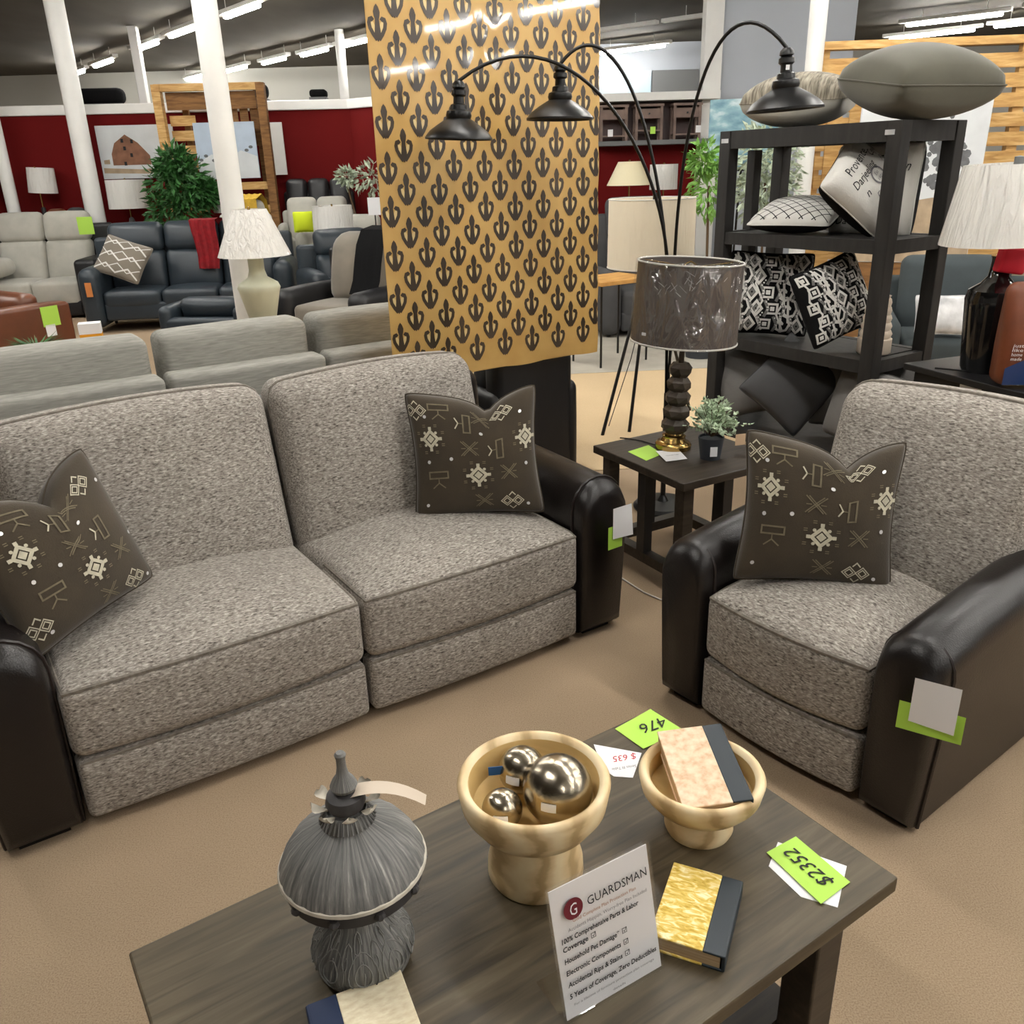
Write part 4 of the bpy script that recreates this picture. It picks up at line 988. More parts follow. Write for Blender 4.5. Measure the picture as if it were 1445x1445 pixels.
def script_pillow(label, M4, seed, ft=ft):
    o = make_pillow('throw_pillow', label, 'whitecloth', ft, M4, n=22, back='blackmatte')
    tb = B(); tg_ = B(); fo = lambda u, v: ft(max(-.96, min(.96, u)), max(-.96, min(.96, v)), 1, .003)
    for body, x, y, s_, w_ in (('Provence', -.55, .55, .34, 1.0), ('Darjeeling', -.75, .22, .3, 1.0), ('Ceylon', .42, .38, .3, .5), ('n', -.68, -.12, .28, None), ('The', .1, -.42, .42, .6), ('Provence', -.1, -.78, .3, .9), ('Da', -.62, -.74, .26, .3)):
        add_text(tb, body, fo, x, y, s_, .35, width=w_)
    add_text(tg_, 'Es', fo, -.5, -.4, .26, .35); add_text(tg_, 'Re', fo, .55, .1, .22, .35)
    tg_.stroke(circ(.0, .02, .22, 24), .05, fo, .06, True); add_text(tg_, 'Est', fo, -.08, .05, .13, .2); add_text(tg_, '1901', fo, -.12, -.1, .13, .2)
    stuff(tb.obj('script_print', 'ink', o, False)); stuff(tg_.obj('grey_print', 'inkgrey', o, False))
    return o
script_pillow('cream pillow printed with tea names and a black back leaning on the upper shelf', pose(on_shelf(.29, .16, 1.555), 24, -30, -42), 1, pillow_fn(.39, .39, .23, .05, ex=.33))
script_pillow('second cream script pillow tucked behind the leaning one on the upper shelf', pose(on_shelf(.40, .43, 1.53), YS + 4, -5, 0), 2)
# third tier: bold black and white pillows
def maze_pillow(label, M4, seed, sz=.48):
    random.seed(seed); fm = pillow_fn(sz, sz, .17, .07)
    o = make_pillow('throw_pillow', label, 'blackmatte', fm, M4, n=22)
    wt = B(); gy = B(); of = lambda u, v: fm(max(-.96, min(.96, u)), max(-.96, min(.96, v)), 1, .0025)
    n = 5; s_ = .46
    for j in range(n):
        for i in range(n):
            cx = -.76 + i * .38 + (.10 if j % 2 else -.04); cz = -.76 + j * .38
            kind = (i * 2 + j * 3 + seed) % 3; q = lambda *p: [(cx + a, cz + b_) for a, b_ in p]
            r1 = .135
            if kind == 0:
                wt.stroke(q((r1, 0), (0, r1 * 1.3), (-r1, 0), (0, -r1 * 1.3)), .06, of, .06, True); gy.stroke(q((r1 * .45, 0), (0, r1 * .5), (-r1 * .45, 0), (0, -r1 * .5)), .05, of, .06, True)
            elif kind == 1:
                sp = [(cx + (.03 + .022 * t_) * cos(t_ * .8), cz + (.03 + .024 * t_) * sin(t_ * .8)) for t_ in range(11)]
                wt.stroke(sp + [(cx + .02, cz - .3), (cx + .16, cz - .32)], .055, of, .05)
            else:
                wt.stroke(q((-.11, -.11), (.11, -.11), (.11, .11), (-.11, .11)), .05, of, .06, True); wt.poly(q((-.05, -.05), (.05, -.05), (.05, .05), (-.05, .05)), of)
            gy.stroke(q((.2, -.2), (.28, 0), (.18, .2)), .07, of, .05)
            for d in (-.06, 0, .06): wt.poly([(cx + .26 + d * .6 - .018, cz + .22 + d - .018), (cx + .26 + d * .6 + .018, cz + .22 + d - .018), (cx + .26 + d * .6 + .018, cz + .22 + d + .018), (cx + .26 + d * .6 - .018, cz + .22 + d + .018)], of)
    for k in range(4):
        wt.stroke([(-.9 + .5 * k, .9), (-.75 + .5 * k, .5), (-.85 + .5 * k, .2), (-.65 + .5 * k, -.2), (-.8 + .5 * k, -.5), (-.6 + .5 * k, -.92)], .045, of, .06)
    stuff(wt.obj('white_print', 'whitecloth', o, False)); stuff(gy.obj('grey_print', 'midgrey', o, False))
    return o
maze_pillow('black and white scroll-pattern pillow standing at the back of the middle shelf', pose(on_shelf(.86, .20, .975), -12, -12, 3), 1)
maze_pillow('black and white scroll-pattern pillow leaning on its corner on the middle shelf', pose(on_shelf(.38, .15, .995), 14, -16, -18), 2, .42)
vz = thing('ribbed_vase', 'beige ribbed stacked-ring ceramic vase on the middle shelf', 'vase', on_shelf(.15, .22, .7325))
prf = [(0, 0), (.075, 0), (.085, .01), (.085, .08)]
for k in range(5): prf += [(.074 - .004 * k, .085 + k * .04), (.082 - .005 * k, .105 + k * .04), (.074 - .004 * k, .122 + k * .04)]
prf += [(.05, .29), (.055, .30), (.045, .30), (.04, .2), (0, .2)]
B().lathe(prf, 36).obj('body', 'clay', vz, auto=60)
# bottom tier: grey pillows
fg = pillow_fn(.44, .44, .17, .08)
for lab, u, v, z, yaw, ti, ro in (('mid grey pillow standing at the far end of the bottom shelf', .93, .20, .46, -24, -18, -14),
                                  ('dark grey pillow leaning on a corner in the middle of the bottom shelf', .60, .16, .49, -14, -16, 40),
                                  ('grey pillow wedged behind the dark one on the bottom shelf', .36, .40, .455, -25, -8, 4),
                                  ('light grey pillow beside the near post of the bottom shelf', .12, .14, .46, -68, -12, 6),
                                  ('grey pillow poking out past the near post towards the black table', .05, .36, .46, -80, -10, 0)):
    make_pillow('throw_pillow', lab, {'dark': 'chargrey'}.get(lab.split()[0], 'midgrey'), fg, pose(on_shelf(u, v, z), yaw, ti, ro), n=18)

# ------------------------------------------------------------------ right side: black console, jug lamp, bag, slate chair, pallet wall
tx, ty = Vector((2.181 - 1.951, 3.545 - 4.190)).normalized()
TA = math.atan2(ty, tx)
bt = thing('console_table', 'black painted console table behind the tweed armchair', 'table', (1.951 + tx * .5 - ty * .25, 4.19 + ty * .5 + tx * .25, 0), TA)
B().rbox((1.0, .5, .03), (0, 0, .735), .004, n=1).obj('tabletop', 'blackwood', bt, False)
B().box((.92, .42, .16), (0, 0, .64)).obj('drawer_case', 'blackwood', bt, False)
B().lathe([(0, 0), (.012, .004), (.012, .012), (0, .016)], 12, TR(-.38, -.211, .66) @ Matrix.Rotation(pi / 2, 4, 'X')).obj('knob', 'silvershine', bt)
B().box((.12, .002, .035), (-.12, -.212, .69)).obj('paper_label', 'paper', bt, False)
for sx in (-1, 1):
    for sy in (-1, 1): B().box((.05, .05, .57), (sx * .44, sy * .19, .285)).obj('leg', 'blackwood', bt, False)
jl = thing('jug_lamp', 'black glass jug lamp with white crinkled shade and red ribbon on the console', 'lamp', (2.23, 3.98, .7502))
B().lathe([(0, 0), (.09, 0), (.10, .02), (.122, .30), (.125, .33), (.115, .37), (.07, .40), (.045, .43), (.038, .5), (.045, .52), (0, .52)], 40).obj('jug', 'blackglass', jl)
B().tube([(0, 0, .5), (0, 0, .62)], .02, 12).obj('neck', 'silvershine', jl)
B().rbox((.12, .06, .11), (-.06, -.05, .50), .012, (0, .006, 0), 2, T=Matrix.Rotation(.15, 4, 'Y')).obj('ribbon', 'redtag', jl)
drum(jl, .25, .185, .575, .905, 'shadewhite', T=TR(0, 0, 0) @ Matrix.Rotation(radians(-2), 4, 'Y'), n=60, pleat=.012)
B().lathe([(0, .9), (.02, .9), (.02, .93), (0, .935)], 12).obj('finial', 'greypanel', jl)
B().tube([(.0, -.09, .006), (-.1, -.02, .006), (-.2, .05, .006)], .004, 6).obj('cord', 'black', jl)
bg = thing('snack_bag', 'copper and blue printed pouch standing on the console', 'bag', (2.27, 3.68, .7502), radians(-8)); bg.scale = (1.4, 1.4, 1.45)
B().rbox((.22, .085, .30), (0, 0, .155), .03, (0, .01, 0), 5, fn=lambda x, y, z: (x, y * (1.1 - .9 * max(0, z - .15) / .2), z)).obj('pouch', 'bagbrown', bg)
def bagf(x, z, o=.0015): return (x, -(.0425 + .01 * (1 - (x / .11) ** 2) * max(0, 1 - ((z - .155) / .15) ** 2)) * (1.1 - .9 * max(0, z - .15) / .2) - .0015 - o, z)
B().grid(lambda i, j: bagf(-.095 + .19 * i, .012 + (.05 + .10 * i) * j), 8, 5).obj('blue_panel', 'bagblue', bg)
tb = B()
for k, w_ in enumerate(('just', 'like', 'home', 'made')): add_text(tb, w_, lambda x, y: bagf(x, y, .003), -.085, .125 - k * .013, .014, .1, width=.03)
tb.stroke(circ(.015, .04, .013, 16), .003, lambda x, y: bagf(x, y, .004), .02, True); add_text(tb, 'G', lambda x, y: bagf(x, y, .004), .009, .033, .018)
tb.obj('white_lettering', 'paper', bg, False)
# slate armchair with silver pillow
sofa_g('slate grey rounded armchair behind the jug lamp', (3.35, 6.5, 0), radians(-18), 1.25, 'tealgrey', 1, .98, .95, .24, .62, head=False, name='accent_chair', cat='armchair', armround=.11)
fs = pillow_fn(.36, .30, .12, .06)
make_pillow('throw_pillow', 'small silver satin pillow on the slate armchair', 'silvershine', fs, pose((3.12, 6.22, .63), -15, -30, 0), n=14)
# pallet wall
pw = thing('pallet_wall', 'honey-coloured pallet wood display wall behind the shelf', 'display wall', (3.05, 9.15, 0), radians(-3))
for x in (.06, 1.0, 1.95, 2.9): B().box((.10, .08, 2.66), (x, .1, 1.33)).obj('stud', 'pallet', pw, False)
random.seed(11)
for k in range(15):
    z = .1 + k * .172; B().box((2.9 - .06 * random.random(), .022, .125), (1.48, .045 + random.uniform(-.004, .004), z)).obj('board', 'pallet', pw, False)
B().box((3.0, .14, .07), (1.48, .08, 2.68)).obj('top_beam', 'pallet', pw, False)
for k in range(3): B().box((.14, .022, 2.3), (.2 + k * .21, .015, 1.3)).obj('upright_board', 'pallet', pw, False)
pa = thing('canvas_painting', 'tall canvas of grey trees and tan field leaning on the pallet wall', 'painting', (3.30, 8.72, .0), rot=(radians(-3), radians(2), radians(-4)))
B().box((1.18, .035, 1.55), (.59, 0, 1.52), .004).obj('canvas', 'canvas', pa, False)
B().box((1.2, .05, .74), (.59, .02, .372)).obj('easel_box', 'palletdark', pa, False)
dkp = B(); tnp = B(); cf = lambda x, y: (x, -.0185, y)
random.seed(2)
for (cx, cz, R) in ((.80, 1.85, .2), (.88, 1.65, .17), (.74, 1.58, .14), (.12, 1.62, .10), (.08, 1.5, .09)):
    for k in range(22):
        a = random.uniform(0, 2 * pi); r = R * sqrt(random.random()); dkp.poly([(cx + r * cos(a) + q[0], cz + 1.1 * r * sin(a) + q[1]) for q in circ(0, 0, random.uniform(.02, .05), 7)], lambda x, y: (min(1.17, max(.01, x)), -.0185 - random.random() * .0006, y))
stuff(dkp.obj('painted_tree', 'canvasdark', pa, False))
tnp.poly([(.005, .75), (1.175, .75), (1.175, 1.25), (.8, 1.35), (.4, 1.28), (.005, 1.38)], cf); tnp.obj('painted_field', 'canvastan', pa, False)
# sea painting behind the shelf
sp = thing('canvas_painting', 'blue sea canvas on a thin black easel by the white column', 'painting', (2.36, 9.03, 0), radians(-5))
B().box((.7, .04, .62), (0, 0, 1.93), .003).obj('canvas', 'seaart', sp, False)
for x, y in ((-.25, 0), (.25, 0), (0, .35)): B().tube([(x, y + .03, 0), (x * .4, .035, 2.2)], .012, 6).obj('easel_leg', 'black', sp)
B().box((.6, .05, .02), (0, .02, 1.61)).obj('easel_ledge', 'black', sp, False)
# right back corner: lamps, shelf of small tables, plants
def foliage(root, n, c, R, L, Wd, mat, seed, zs=1, name='foliage', droop=.3):
    random.seed(seed); b = B()
    for k in range(n):
        a = random.uniform(0, 2 * pi); e = random.uniform(-1, 1); r = R * random.random() ** .4
        h = sqrt(1 - e * e); d = Vector((h * cos(a), h * sin(a), e * zs)); p = Vector(c) + d * r
        dd = (Vector((h * cos(a), h * sin(a), e - droop)) + Vector((random.gauss(0, .5), random.gauss(0, .5), random.gauss(0, .5)))).normalized()
        b.leaf(p, dd, L * random.uniform(.7, 1.3), Wd * random.uniform(.7, 1.3), Vector((random.gauss(0, 1), random.gauss(0, 1), random.gauss(0, .6))))
    return stuff(b.obj(name, mat, root, False))
def tree(label, loc, stems, crowns, mat, leaf=(.1, .05), n=500, seed=1, pot=True):
    t = thing('potted_tree', label, 'plant', loc); zb = .3 if pot else 0
    if pot: B().lathe([(0, 0), (.13, 0), (.17, .30), (.15, .30), (.14, .26), (0, .26)], 24).obj('pot', 'pot', t)
    for s_ in stems: B().tube([(0, 0, .2)] + s_, .012, 6).obj('trunk', 'stem', t)
    for k, (c, R, zs) in enumerate(crowns): foliage(t, n, c, R, leaf[0], leaf[1], mat, seed + k, zs)
    return t
tree('bright green leafy plant beside the charcoal display shelf', (1.80, 8.0, 0), [[(.02, 0, .8), (0, 0, 1.5)]], [((-.02, 0, 1.5), .17, 1.6), ((-.05, 0, 1.72), .12, 1.2)], 'leafbright', (.10, .045), 170, 21)
tree('pale variegated tree standing behind the display shelf', (2.42, 8.45, 0), [[(.02, 0, .8), (0, 0, 1.5)]], [((0, 0, 1.68), .30, 1.2), ((.02, 0, 1.45), .28, 1)], 'leafvar', (.10, .05), 420, 31)
ds = tag(B().box((1.6, .42, .06), (0, 0, 0), .005).obj('wall_shelf', 'greypanel', smooth=False, loc=(2.08, 13.05, 1.96)), 'grey wall shelf carrying small nightstands on the dark red wall', 'shelf')
struct(B().box((1.75, .5, .1), (2.1, 13.05, 2.53)).obj('trim_6', 'whitepaint', smooth=False))
struct(B().box((1.7, .04, .52), (2.08, 13.24, 2.24)).obj('trim_7', 'darkredwood', smooth=False))
for k, (x, lab) in enumerate(((1.55, 'weathered open nightstand on the wall shelf nearest the fleur-de-lis cloth'), (2.03, 'weathered nightstand with drawer in the middle of the wall shelf'), (2.55, 'boxy brown nightstand at the plant end of the wall shelf'))):
    t = thing('nightstand', lab, 'nightstand', (x, 12.98, 1.991))
    for sx in (-1, 1):
        for sy in (-1, 1): B().box((.035, .035, .42), (sx * .17, sy * .12, .21)).obj('leg', 'nightstand', t, False)
    B().box((.40, .3, .03), (0, 0, .435)).obj('top', 'nightstand', t, False)
    d_ = B().box((.31, .25, .12), (0, 0, .33)).obj('drawer', 'nightstand', t, False)
    B().lathe([(0, 0), (.012, 0), (.012, .02), (0, .02)], 10, TR(0, -.126, .33) @ Matrix.Rotation(pi / 2, 4, 'X')).obj('knob', 'black', d_)
    B().box((.34, .26, .02), (0, 0, .06 if k != 1 else .12)).obj('lower_shelf', 'nightstand', t, False)
    B().box((.07, .002, .09), (-.05 + .1 * k, -.16, .12 if k else .10)).obj('price_tag', 'green' if k == 1 else 'paper', t, False)
def table_lamp(label, loc, base, bmat, r0, r1, z0, z1, smat, neck=True, tilt=0, pleat=0, stand=None, n=48):
    """lamp on a small round pedestal table when stand is given"""
    if stand:
        s_ = thing('pedestal_table', stand[0], 'table', (loc[0], loc[1], 0))
        B().lathe([(0, loc[2] - .03), (.2, loc[2] - .03), (.2, loc[2] - .001), (0, loc[2] - .001)], 32).obj('tabletop', stand[1], s_)
        B().lathe([(0, 0), (.15, 0), (.15, .02), (.03, .05), (.025, loc[2] - .03), (0, loc[2] - .03)], 24).obj('pedestal', stand[1], s_)
    t = thing('table_lamp', label, 'lamp', loc)
    B().lathe(base, 32).obj('base', bmat, t, auto=60)
    zt = base[-1][1]; B().tube([(0, 0, zt - .01), (0, 0, z1 - .02)], .009, 8).obj('stem', 'brass', t)
    drum(t, r0, r1, z0, z1, smat, T=Matrix.Rotation(tilt, 4, 'Y'), n=n, pleat=pleat)
    B().lathe([(0, z1 - .03), (.01, z1 - .03), (.012, z1 + .015), (0, z1 + .02)], 8).obj('finial', 'brass', t)
    return t
table_lamp('cream pleated empire-shade lamp by the dark red wall', (1.45, 10.5, .78), [(0, 0), (.08, 0), (.08, .02), (.03, .05), (.03, .55), (0, .56)], 'whitepaint', .25, .125, .69, .94, 'shadecream', pleat=.02, stand=('dark pedestal table under the cream pleated lamp', 'blackwood'))
table_lamp('small white drum lamp beside the cream pleated lamp', (1.93, 11.0, .80), [(0, 0), (.07, 0), (.07, .02), (.025, .05), (.025, .48), (0, .49)], 'whitepaint', .165, .165, .60, .88, 'shadewhite', stand=('dark pedestal table under the small white drum lamp', 'blackwood'))
sofa_g('charcoal recliner partly hidden behind the large linen drum shade', (1.48, 9.55, 0), radians(8), 1.15, 'chargrey', 1, 1.36, .95, .24, .66, head=True, name='recliner', cat='armchair', armround=.1)

# ------------------------------------------------------------------ left side of the showroom
# pale green ceramic lamp next to the column
table_lamp('pale green ceramic vase lamp with wrapped white bell shade beside the column', (-1.93, 6.95, .60),
           [(0, 0), (.085, 0), (.10, .02), (.155, .25), (.165, .28), (.15, .315), (.075, .36), (.06, .41), (.06, .50), (0, .51)], 'ceramic', .275, .13, .52, .86, 'shadewhite', pleat=.015, stand=('dark pedestal table under the pale green lamp', 'blackwood'))
# navy sofa
NA = radians(8)
ns = sofa_g('navy leather sofa with red throw and zigzag pillow', (-3.80, 10.9, 0), NA, 2.45, 'navy', 3, 1.2, .95, .24, .74, head=True, legh=.14, armround=.1)
th = thing('throw_blanket', 'red knitted throw draped over the navy sofa back', 'blanket', (-3.61, 10.93, 0), NA)
b = B(); prof_ = [(.34, .95), (.33, 1.16), (.30, 1.225), (.20, 1.23), (.10, 1.215), (.065, 1.12), (.05, .95), (.0, .80), (-.02, .66)]
b.grid(lambda i, j: ((i - .5) * (.38 - .14 * j) + .02 * sin(j * 9), prof_[min(8, int(j * 8))][0] + .012 * sin(i * 22) - .02, prof_[min(8, int(j * 8))][1] - .05 * i * max(0, j - .8)), 18, 8)
b.obj('cloth', 'redthrow', th)
fz = pillow_fn(.58, .5, .16, .07)
o = make_pillow('throw_pillow', 'brown and cream zigzag pillow tipped against the navy sofa arm', 'taupe', fz, pose((-4.50, 10.60, .82), 5, -32, 22), n=16)
zg = B(); of = lambda u, v: fz(max(-.95, min(.95, u)), max(-.95, min(.95, v)), 1, .004)
for k in range(3):
    zg.stroke([(-.94 + .47 * i, -.85 + k * .62 + (.34 if i % 2 else 0)) for i in range(5)], .07, of, .08)
    zg.stroke([(-.94 + .47 * i, -.72 + k * .62 + (0 if i % 2 else .34)) for i in range(5)], .04, of, .08)
stuff(zg.obj('zigzag_print', 'whitecloth', o, False))
B().box((.07, .002, .16), (-1.09, -.512, .52)).obj('hang_tag', 'tagorange', ns, False)
# pale reclining sofa with console
rs = sofa_g('pale grey reclining sofa with console and black side arm', (-6.55, 12.08, 0), radians(3), 2.45, 'palegrey', 3, 1.31, 1.05, .3, .74, armmat='blackleather', head=True, legh=.03)
B().rbox((.5, .6, .2), (-.25, -.32, .66), .08, (0, 0, .03), 3).obj('console_pad', 'palegrey', rs)
B().box((.2, .004, .22), (1.02, -.08, 1.14)).obj('price_tag', 'green', rs, False)
# brown leather sofa end
br = sofa_g('chestnut leather sofa with price tag on its square arm', (-5.05, 8.1, 0), radians(-32), 2.2, 'brownleather', 2, .78, .9, .2, .70, head=False, legh=.03, armround=.03)
B().box((.004, .16, .17), (1.103, .22, .60)).obj('price_tag', 'green', br, False)
B().box((.004, .09, .10), (1.103, .20, .48)).obj('white_tag', 'paper', br, False)
# low table with tissue box and little plant
lt_ = thing('low_table', 'low dark table behind the silver sofa holding the orange box', 'table', (-3.35, 6.55, 0), .2)
B().rbox((.9, .5, .04), (0, 0, .50), .005, n=1).obj('tabletop', 'darkwood', lt_, False)
for sx in (-1, 1):
    for sy in (-1, 1): B().box((.05, .05, .48), (sx * .4, sy * .2, .24)).obj('leg', 'darkwood', lt_, False)
bx = thing('carton_box', 'small orange and white box on the low table behind the silver sofa', 'box', (-3.10, 6.5, .5202), .35)
B().box((.15, .12, .12), (0, 0, .06)).obj('orange_band', 'orange', bx, False); B().box((.152, .122, .075), (0, 0, .1575)).obj('white_lid', 'paper', bx, False)
gp = thing('grass_plant', 'low tuft of green grass leaves on the low table', 'plant', (-3.52, 6.48, .5202))
B().lathe([(0, 0), (.07, 0), (.08, .03), (0, .03)], 20).obj('dish', 'pot', gp)
random.seed(9); b = B()
for k in range(160):
    a = random.uniform(0, 2 * pi); b.leaf((.04 * cos(a), .04 * sin(a), .028), (cos(a) * 2.2, sin(a) * 2.2, random.uniform(.3, 1.4)), random.uniform(.10, .2), .01)
stuff(b.obj('foliage', 'leaf', gp, False))
# navy chair back in front of the column
sofa_g('low navy leather chair in front of the navy sofa', (-2.88, 8.7, 0), radians(172), .9, 'navy', 1, .60, .7, .14, .54, head=False, name='lounge_chair', cat='armchair', seat_h=.42, legh=.04)
# taupe recliner with black throw
rc = sofa_g('taupe velvet recliner with dark sides and a black throw', (-1.60, 9.05, 0), radians(-30), 1.2, 'taupe', 1, 1.12, 1.05, .24, .62, armmat='blackleather', head=False, name='recliner', cat='armchair', legh=.03, armround=.09, backr=.15, bb=.10)
th = thing('throw_blanket', 'black throw draped over the taupe recliner', 'blanket', (-1.60, 9.05, 0), radians(-30))
b = B(); pr2 = [(.44, .5), (.5, .9), (.5, 1.12), (.36, 1.19), (.2, 1.16), (.11, 1.02), (.06, .85), (.02, .68), (-.05, .55)]
b.grid(lambda i, j: (.30 + (i - .5) * .34 - .05 * j, pr2[min(8, int(j * 8))][0] - .03 - (.02 if j > .45 else 0) + .008 * sin(i * 20), pr2[min(8, int(j * 8))][1]), 10, 8); b.obj('cloth', 'blackmatte', th)
# navy recliner behind it
sofa_g('navy leather recliner behind the taupe recliner', (-1.82, 10.45, 0), radians(25), 1.1, 'navy', 1, 1.08, .95, .22, .66, head=True, name='recliner', cat='armchair', legh=.03, armround=.08)
table_lamp('wrapped cream drum lamp behind the navy recliner', (-2.12, 11.35, .52), [(0, 0), (.08, 0), (.12, .1), (.10, .25), (.04, .34), (.03, .42), (0, .43)], 'ceramic', .255, .245, .44, .80, 'shadewhite', stand=('dark pedestal table under the wrapped cream drum lamp', 'blackwood'))
# far left lamps
table_lamp('wrapped drum lamp on dark grey base before the barn painting', (-5.28, 12.98, .82), [(0, 0), (.07, 0), (.12, .08), (.13, .16), (.05, .28), (.03, .36), (0, .38)], 'greyceramic', .27, .26, .49, .87, 'shadewhite', stand=('dark pedestal table under the lamp before the barn painting', 'blackwood'))
table_lamp('tilted wrapped white drum lamp standing before the red wall', (-6.52, 13.03, .85), [(0, 0), (.07, 0), (.03, .05), (.03, .5), (0, .52)], 'black', .19, .175, .70, 1.03, 'shadewhite', tilt=radians(4), stand=('dark pedestal table under the tilted white drum lamp', 'blackwood'))
table_lamp('grey drum lamp with pale ceramic base at the edge of the red wall', (-7.25, 12.92, .95), [(0, 0), (.09, 0), (.12, .1), (.05, .3), (.03, .42), (0, .44)], 'ceramic', .20, .19, .66, .88, 'shadelinen', stand=('dark pedestal table under the grey drum lamp', 'blackwood'))
table_lamp('white drum lamp between the leafy tree and the column', (-3.78, 12.62, .80), [(0, 0), (.07, 0), (.03, .05), (.03, .4), (0, .42)], 'black', .20, .195, .43, .78, 'shadewhite', stand=('dark pedestal table under the lamp beside the leafy tree', 'blackwood'))
# dark bolster chair before the red wall
t = thing('bolster_chair', 'dark brown and grey cushioned chair between the pale sofa and the red wall', 'armchair', (-6.10, 12.80, 0))
B().rbox((.28, .2, .72), (-.14, .03, .98), .09, (0, .03, 0), 4).obj('back', 'brownleather', t); B().rbox((.26, .2, .74), (.13, .03, .98), .09, (0, .03, 0), 4).obj('back', 'chargrey', t)
B().rbox((.52, .28, .55), (0, 0, .33), .08, n=3).obj('seat', 'chargrey', t); B().box((.4, .2, .06), (0, 0, .03)).obj('plinth', 'black', t, False)
# tree
tree('leafy dark green tree behind the navy sofa', (-4.32, 12.36, 0), [[(.02, 0, .8), (-.05, 0, 1.5)], [(-.1, 0, .8), (.12, 0, 1.6)], [(.05, .05, .9), (.2, 0, 1.3)]],
     [((.02, 0, 1.60), .40, .85), ((.0, 0, 1.87), .22, .9), ((-.05, -.05, 1.3), .38, .8), ((.3, 0, 1.5), .2, .8)], 'leaf', (.12, .055), 620, 41)
# pallet frame with snow painting
pf = thing('pallet_frame', 'tall pallet wood frame stall standing behind the leafy tree', 'display frame', (-4.62, 12.95, 0), radians(4))
for x, m_ in ((.0, 'pallet'), (1.38, 'palletdark')): B().box((.11, .14, 2.86), (x, 0, 1.43)).obj('post', m_, pf, False)
for x, m_ in ((.22, 'palletdark'), (1.2, 'palletdark')): B().box((.08, .08, 2.7), (x + .05, .3, 1.35)).obj('rear_post', m_, pf, False)
B().box((1.42, .12, .09), (.69, 0, 2.82)).obj('top_beam', 'pallet', pf, False)
B().box((1.2, .03, .22), (.69, .06, 2.66)).obj('board', 'palletdark', pf, False)
for k in range(7): B().box((.34, .022, .13), (.25, .14, 2.42 - k * .19)).obj('board', 'pallet', pf, False)
for k in range(3): B().box((.11, .022, .6), (.95 + k * .14, .14, 2.38)).obj('board', 'palletdark', pf, False)
B().box((.5, .03, .10), (1.1, -.02, 1.56)).obj('board', 'pallet', pf, False); B().box((.5, .03, .10), (1.1, -.02, 1.25)).obj('board', 'pallet', pf, False)
sn = thing('canvas_painting', 'snowy landscape canvas hung on the pallet frame', 'painting', (-4.19, 12.905, 1.66), radians(4))
B().box((.82, .03, .72), (.41, 0, .36), .004).obj('canvas', 'canvasblue', sn, False)
b = B(); b.poly([(.005, .005), (.815, .005), (.815, .28), (.6, .36), (.4, .25), (.2, .32), (.005, .22)], lambda x, y: (x, -.016, y)); b.obj('painted_snow', 'canvas', sn, False)
b = B()
for x, z in ((.05, .25), (.12, .3), (.22, .24), (.68, .36), (.74, .4)): b.poly([(x + q[0], z + .7 * q[1]) for q in circ(0, 0, .03, 7)], lambda x, y: (x, -.0165, y))
b.obj('painted_bush', 'canvasdark', sn, False)
bp = thing('canvas_painting', 'canvas of a brown barn in snow on the red wall', 'painting', (-5.66, 13.28, 1.70), radians(7))
B().box((1.05, .03, .70), (.5, 0, .35), .004).obj('canvas', 'canvas', bp, False)
b = B(); b.poly([(.14, .18), (.14, .33), (.20, .47), (.36, .58), (.52, .47), (.66, .30), (.66, .18)], lambda x, y: (x, -.016, y)); b.obj('painted_barn', 'barn', bp, False)
b = B()
for x, z in ((.31, .50), (.44, .49), (.33, .40), (.41, .31), (.31, .20)): b.poly([(x - .018, z - .025), (x + .018, z - .025), (x + .018, z + .025), (x - .018, z + .025)], lambda x, y: (x, -.017, y))
b.obj('painted_window', 'ink', bp, False)
b = B(); b.poly([(0, .08), (.6, .06), (1, .1), (1, .14), (.5, .12), (0, .15)], lambda x, y: (x, -.0165, y)); b.poly([(.02, .2), (.1, .2), (.1, .26), (.02, .25)], lambda x, y: (x, -.0165, y)); b.obj('painted_fence', 'canvastan', bp, False)
tag(B().box((.34, .04, .70), (0, 0, 0), .003).obj('blank_canvas', 'whitepaint', smooth=False, loc=(-3.30, 13.55, 2.04), rot=(0, 0, radians(7))), 'blank white canvas edge beside the pallet frame', 'painting')
# sofas by the red wall
sofa_g('dark charcoal pillow-back sofa along the red wall', (-2.68, 13.42, 0), radians(7), 1.1, 'blackleather', 3, 1.62, .5, .08, .9, head=False, legh=.03)
sofa_g('light grey sofa with wooden box in front of the dark sofa', (-2.62, 12.87, 0), radians(6), 1.08, 'palegrey', 2, 1.38, .55, .12, 1.05, head=False, legh=.03)
rc2 = sofa_g('pale grey round-backed chair with mustard throw', (-3.25, 12.0, 0), radians(165), .8, 'palegrey', 1, 1.40, .7, .16, .9, head=False, name='accent_chair', cat='armchair', armround=.075, legh=.03)
th = thing('throw_blanket', 'mustard throw over the pale grey chair back', 'blanket', (-3.25, 12.0, 0), radians(165))
b = B(); pr3 = [(.02, .9), (.10, 1.2), (.16, 1.40), (.25, 1.475), (.33, 1.42), (.335, 1.2), (.34, 1.0)]
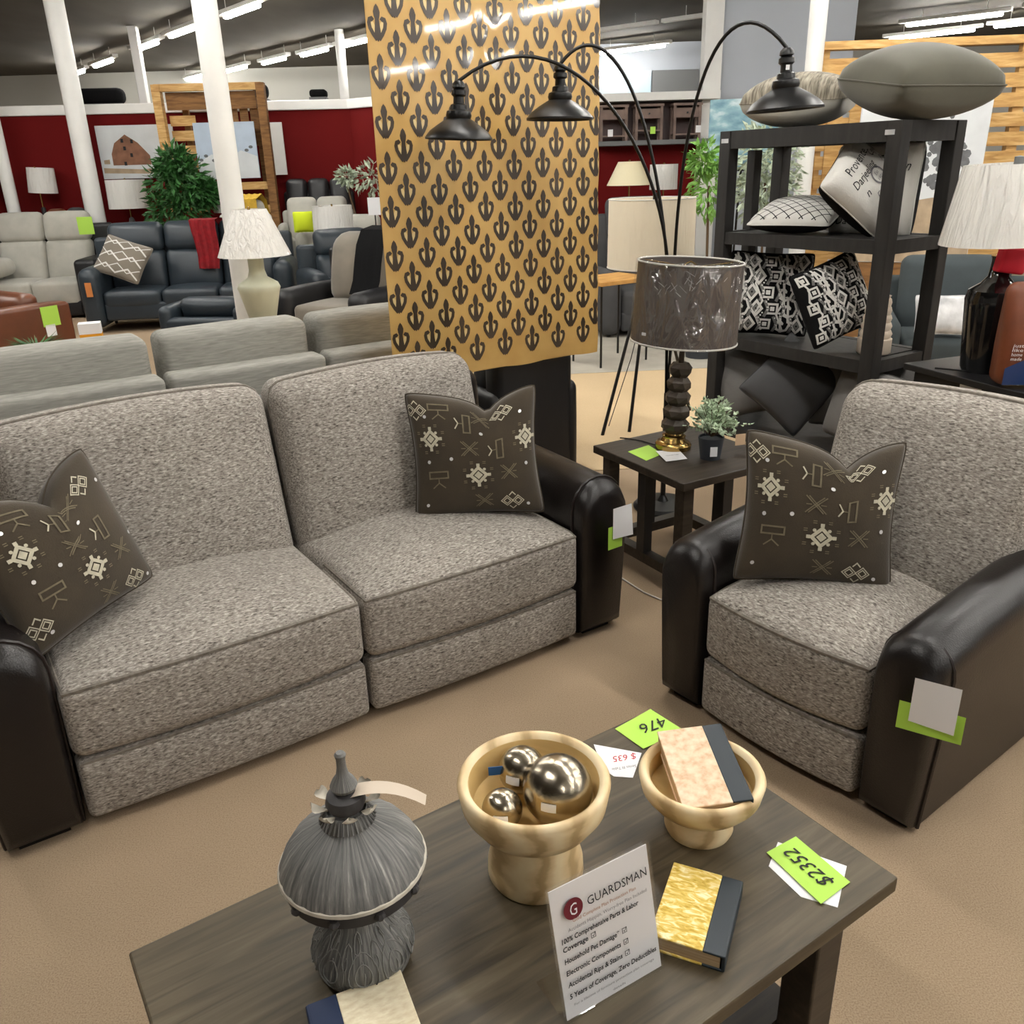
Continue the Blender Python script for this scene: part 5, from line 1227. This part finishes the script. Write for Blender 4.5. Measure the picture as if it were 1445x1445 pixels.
b.grid(lambda i, j: (-.12 + (i - .5) * .26, pr3[min(6, int(j * 6))][0] + (.04 if j > .6 else -.04), pr3[min(6, int(j * 6))][1] + .006 * sin(i * 20)), 10, 6); b.obj('cloth', 'yellowthrow', th)
fl_ = pillow_fn(.26, .26, .12, .05)
make_pillow('throw_pillow', 'lime yellow pillow beside the wrapped cream drum lamp', 'limepillow', fl_, pose((-2.57, 11.72, 1.12), 10, -12, 0), n=14)
lc = sofa_g('light grey chair with scooped arms behind the cream drum lamp', (-2.1, 12.1, 0), radians(0), 1.25, 'palegrey', 1, 1.16, .75, .18, .98, head=False, name='accent_chair', cat='armchair', armround=.085, legh=.03)
cds = thing('sign_stand', 'white info card on a thin black stand beside the fleur-de-lis cloth', 'sign', (-1.62, 11.55, 0))
B().tube([(0, 0, 0), (0, 0, 1.25)], .008, 8).obj('pole', 'black', cds); B().lathe([(0, 0), (.12, 0), (.12, .012), (0, .02)], 20).obj('base', 'black', cds)
B().box((.16, .006, .21), (0, -.01, 1.29)).obj('card', 'paper', cds, False)
tree('variegated white and green plant beside the fleur-de-lis cloth', (-1.83, 12.85, 0), [[(.02, 0, .8), (0, 0, 1.5)], [(-.2, 0, .9), (-.33, 0, 1.55)]], [((.02, 0, 1.62), .24, .8), ((-.33, 0, 1.64), .09, 1)], 'leafvar', (.11, .06), 120, 51)
# dark rounded crates stored on top of the red partition
for lab, x, y, w_, h_ in (('long black rounded case stored behind the red partition top', -6.6, 15.9, .75, .24), ('short black rounded case stored behind the red partition top', -3.95, 15.9, .24, .24), ('small black rounded case stored behind the red partition near the slim pole', -3.0, 15.9, .28, .12)):
    t = thing('storage_case', lab, 'case', (x, y, 0), .08)
    B().rbox((w_, .3, h_), (0, 0, 2.86 + h_ / 2), min(.1, h_ * .4), n=2).obj('case', 'blackmatte', t)
    B().box((w_, .4, .04), (0, 0, 2.84)).obj('rack_deck', 'greypanel', t, False)
    for sx in (-1, 1): B().box((.04, .04, 2.82), (sx * (w_ / 2 - .03), 0, 1.41)).obj('rack_post', 'greypanel', t, False)
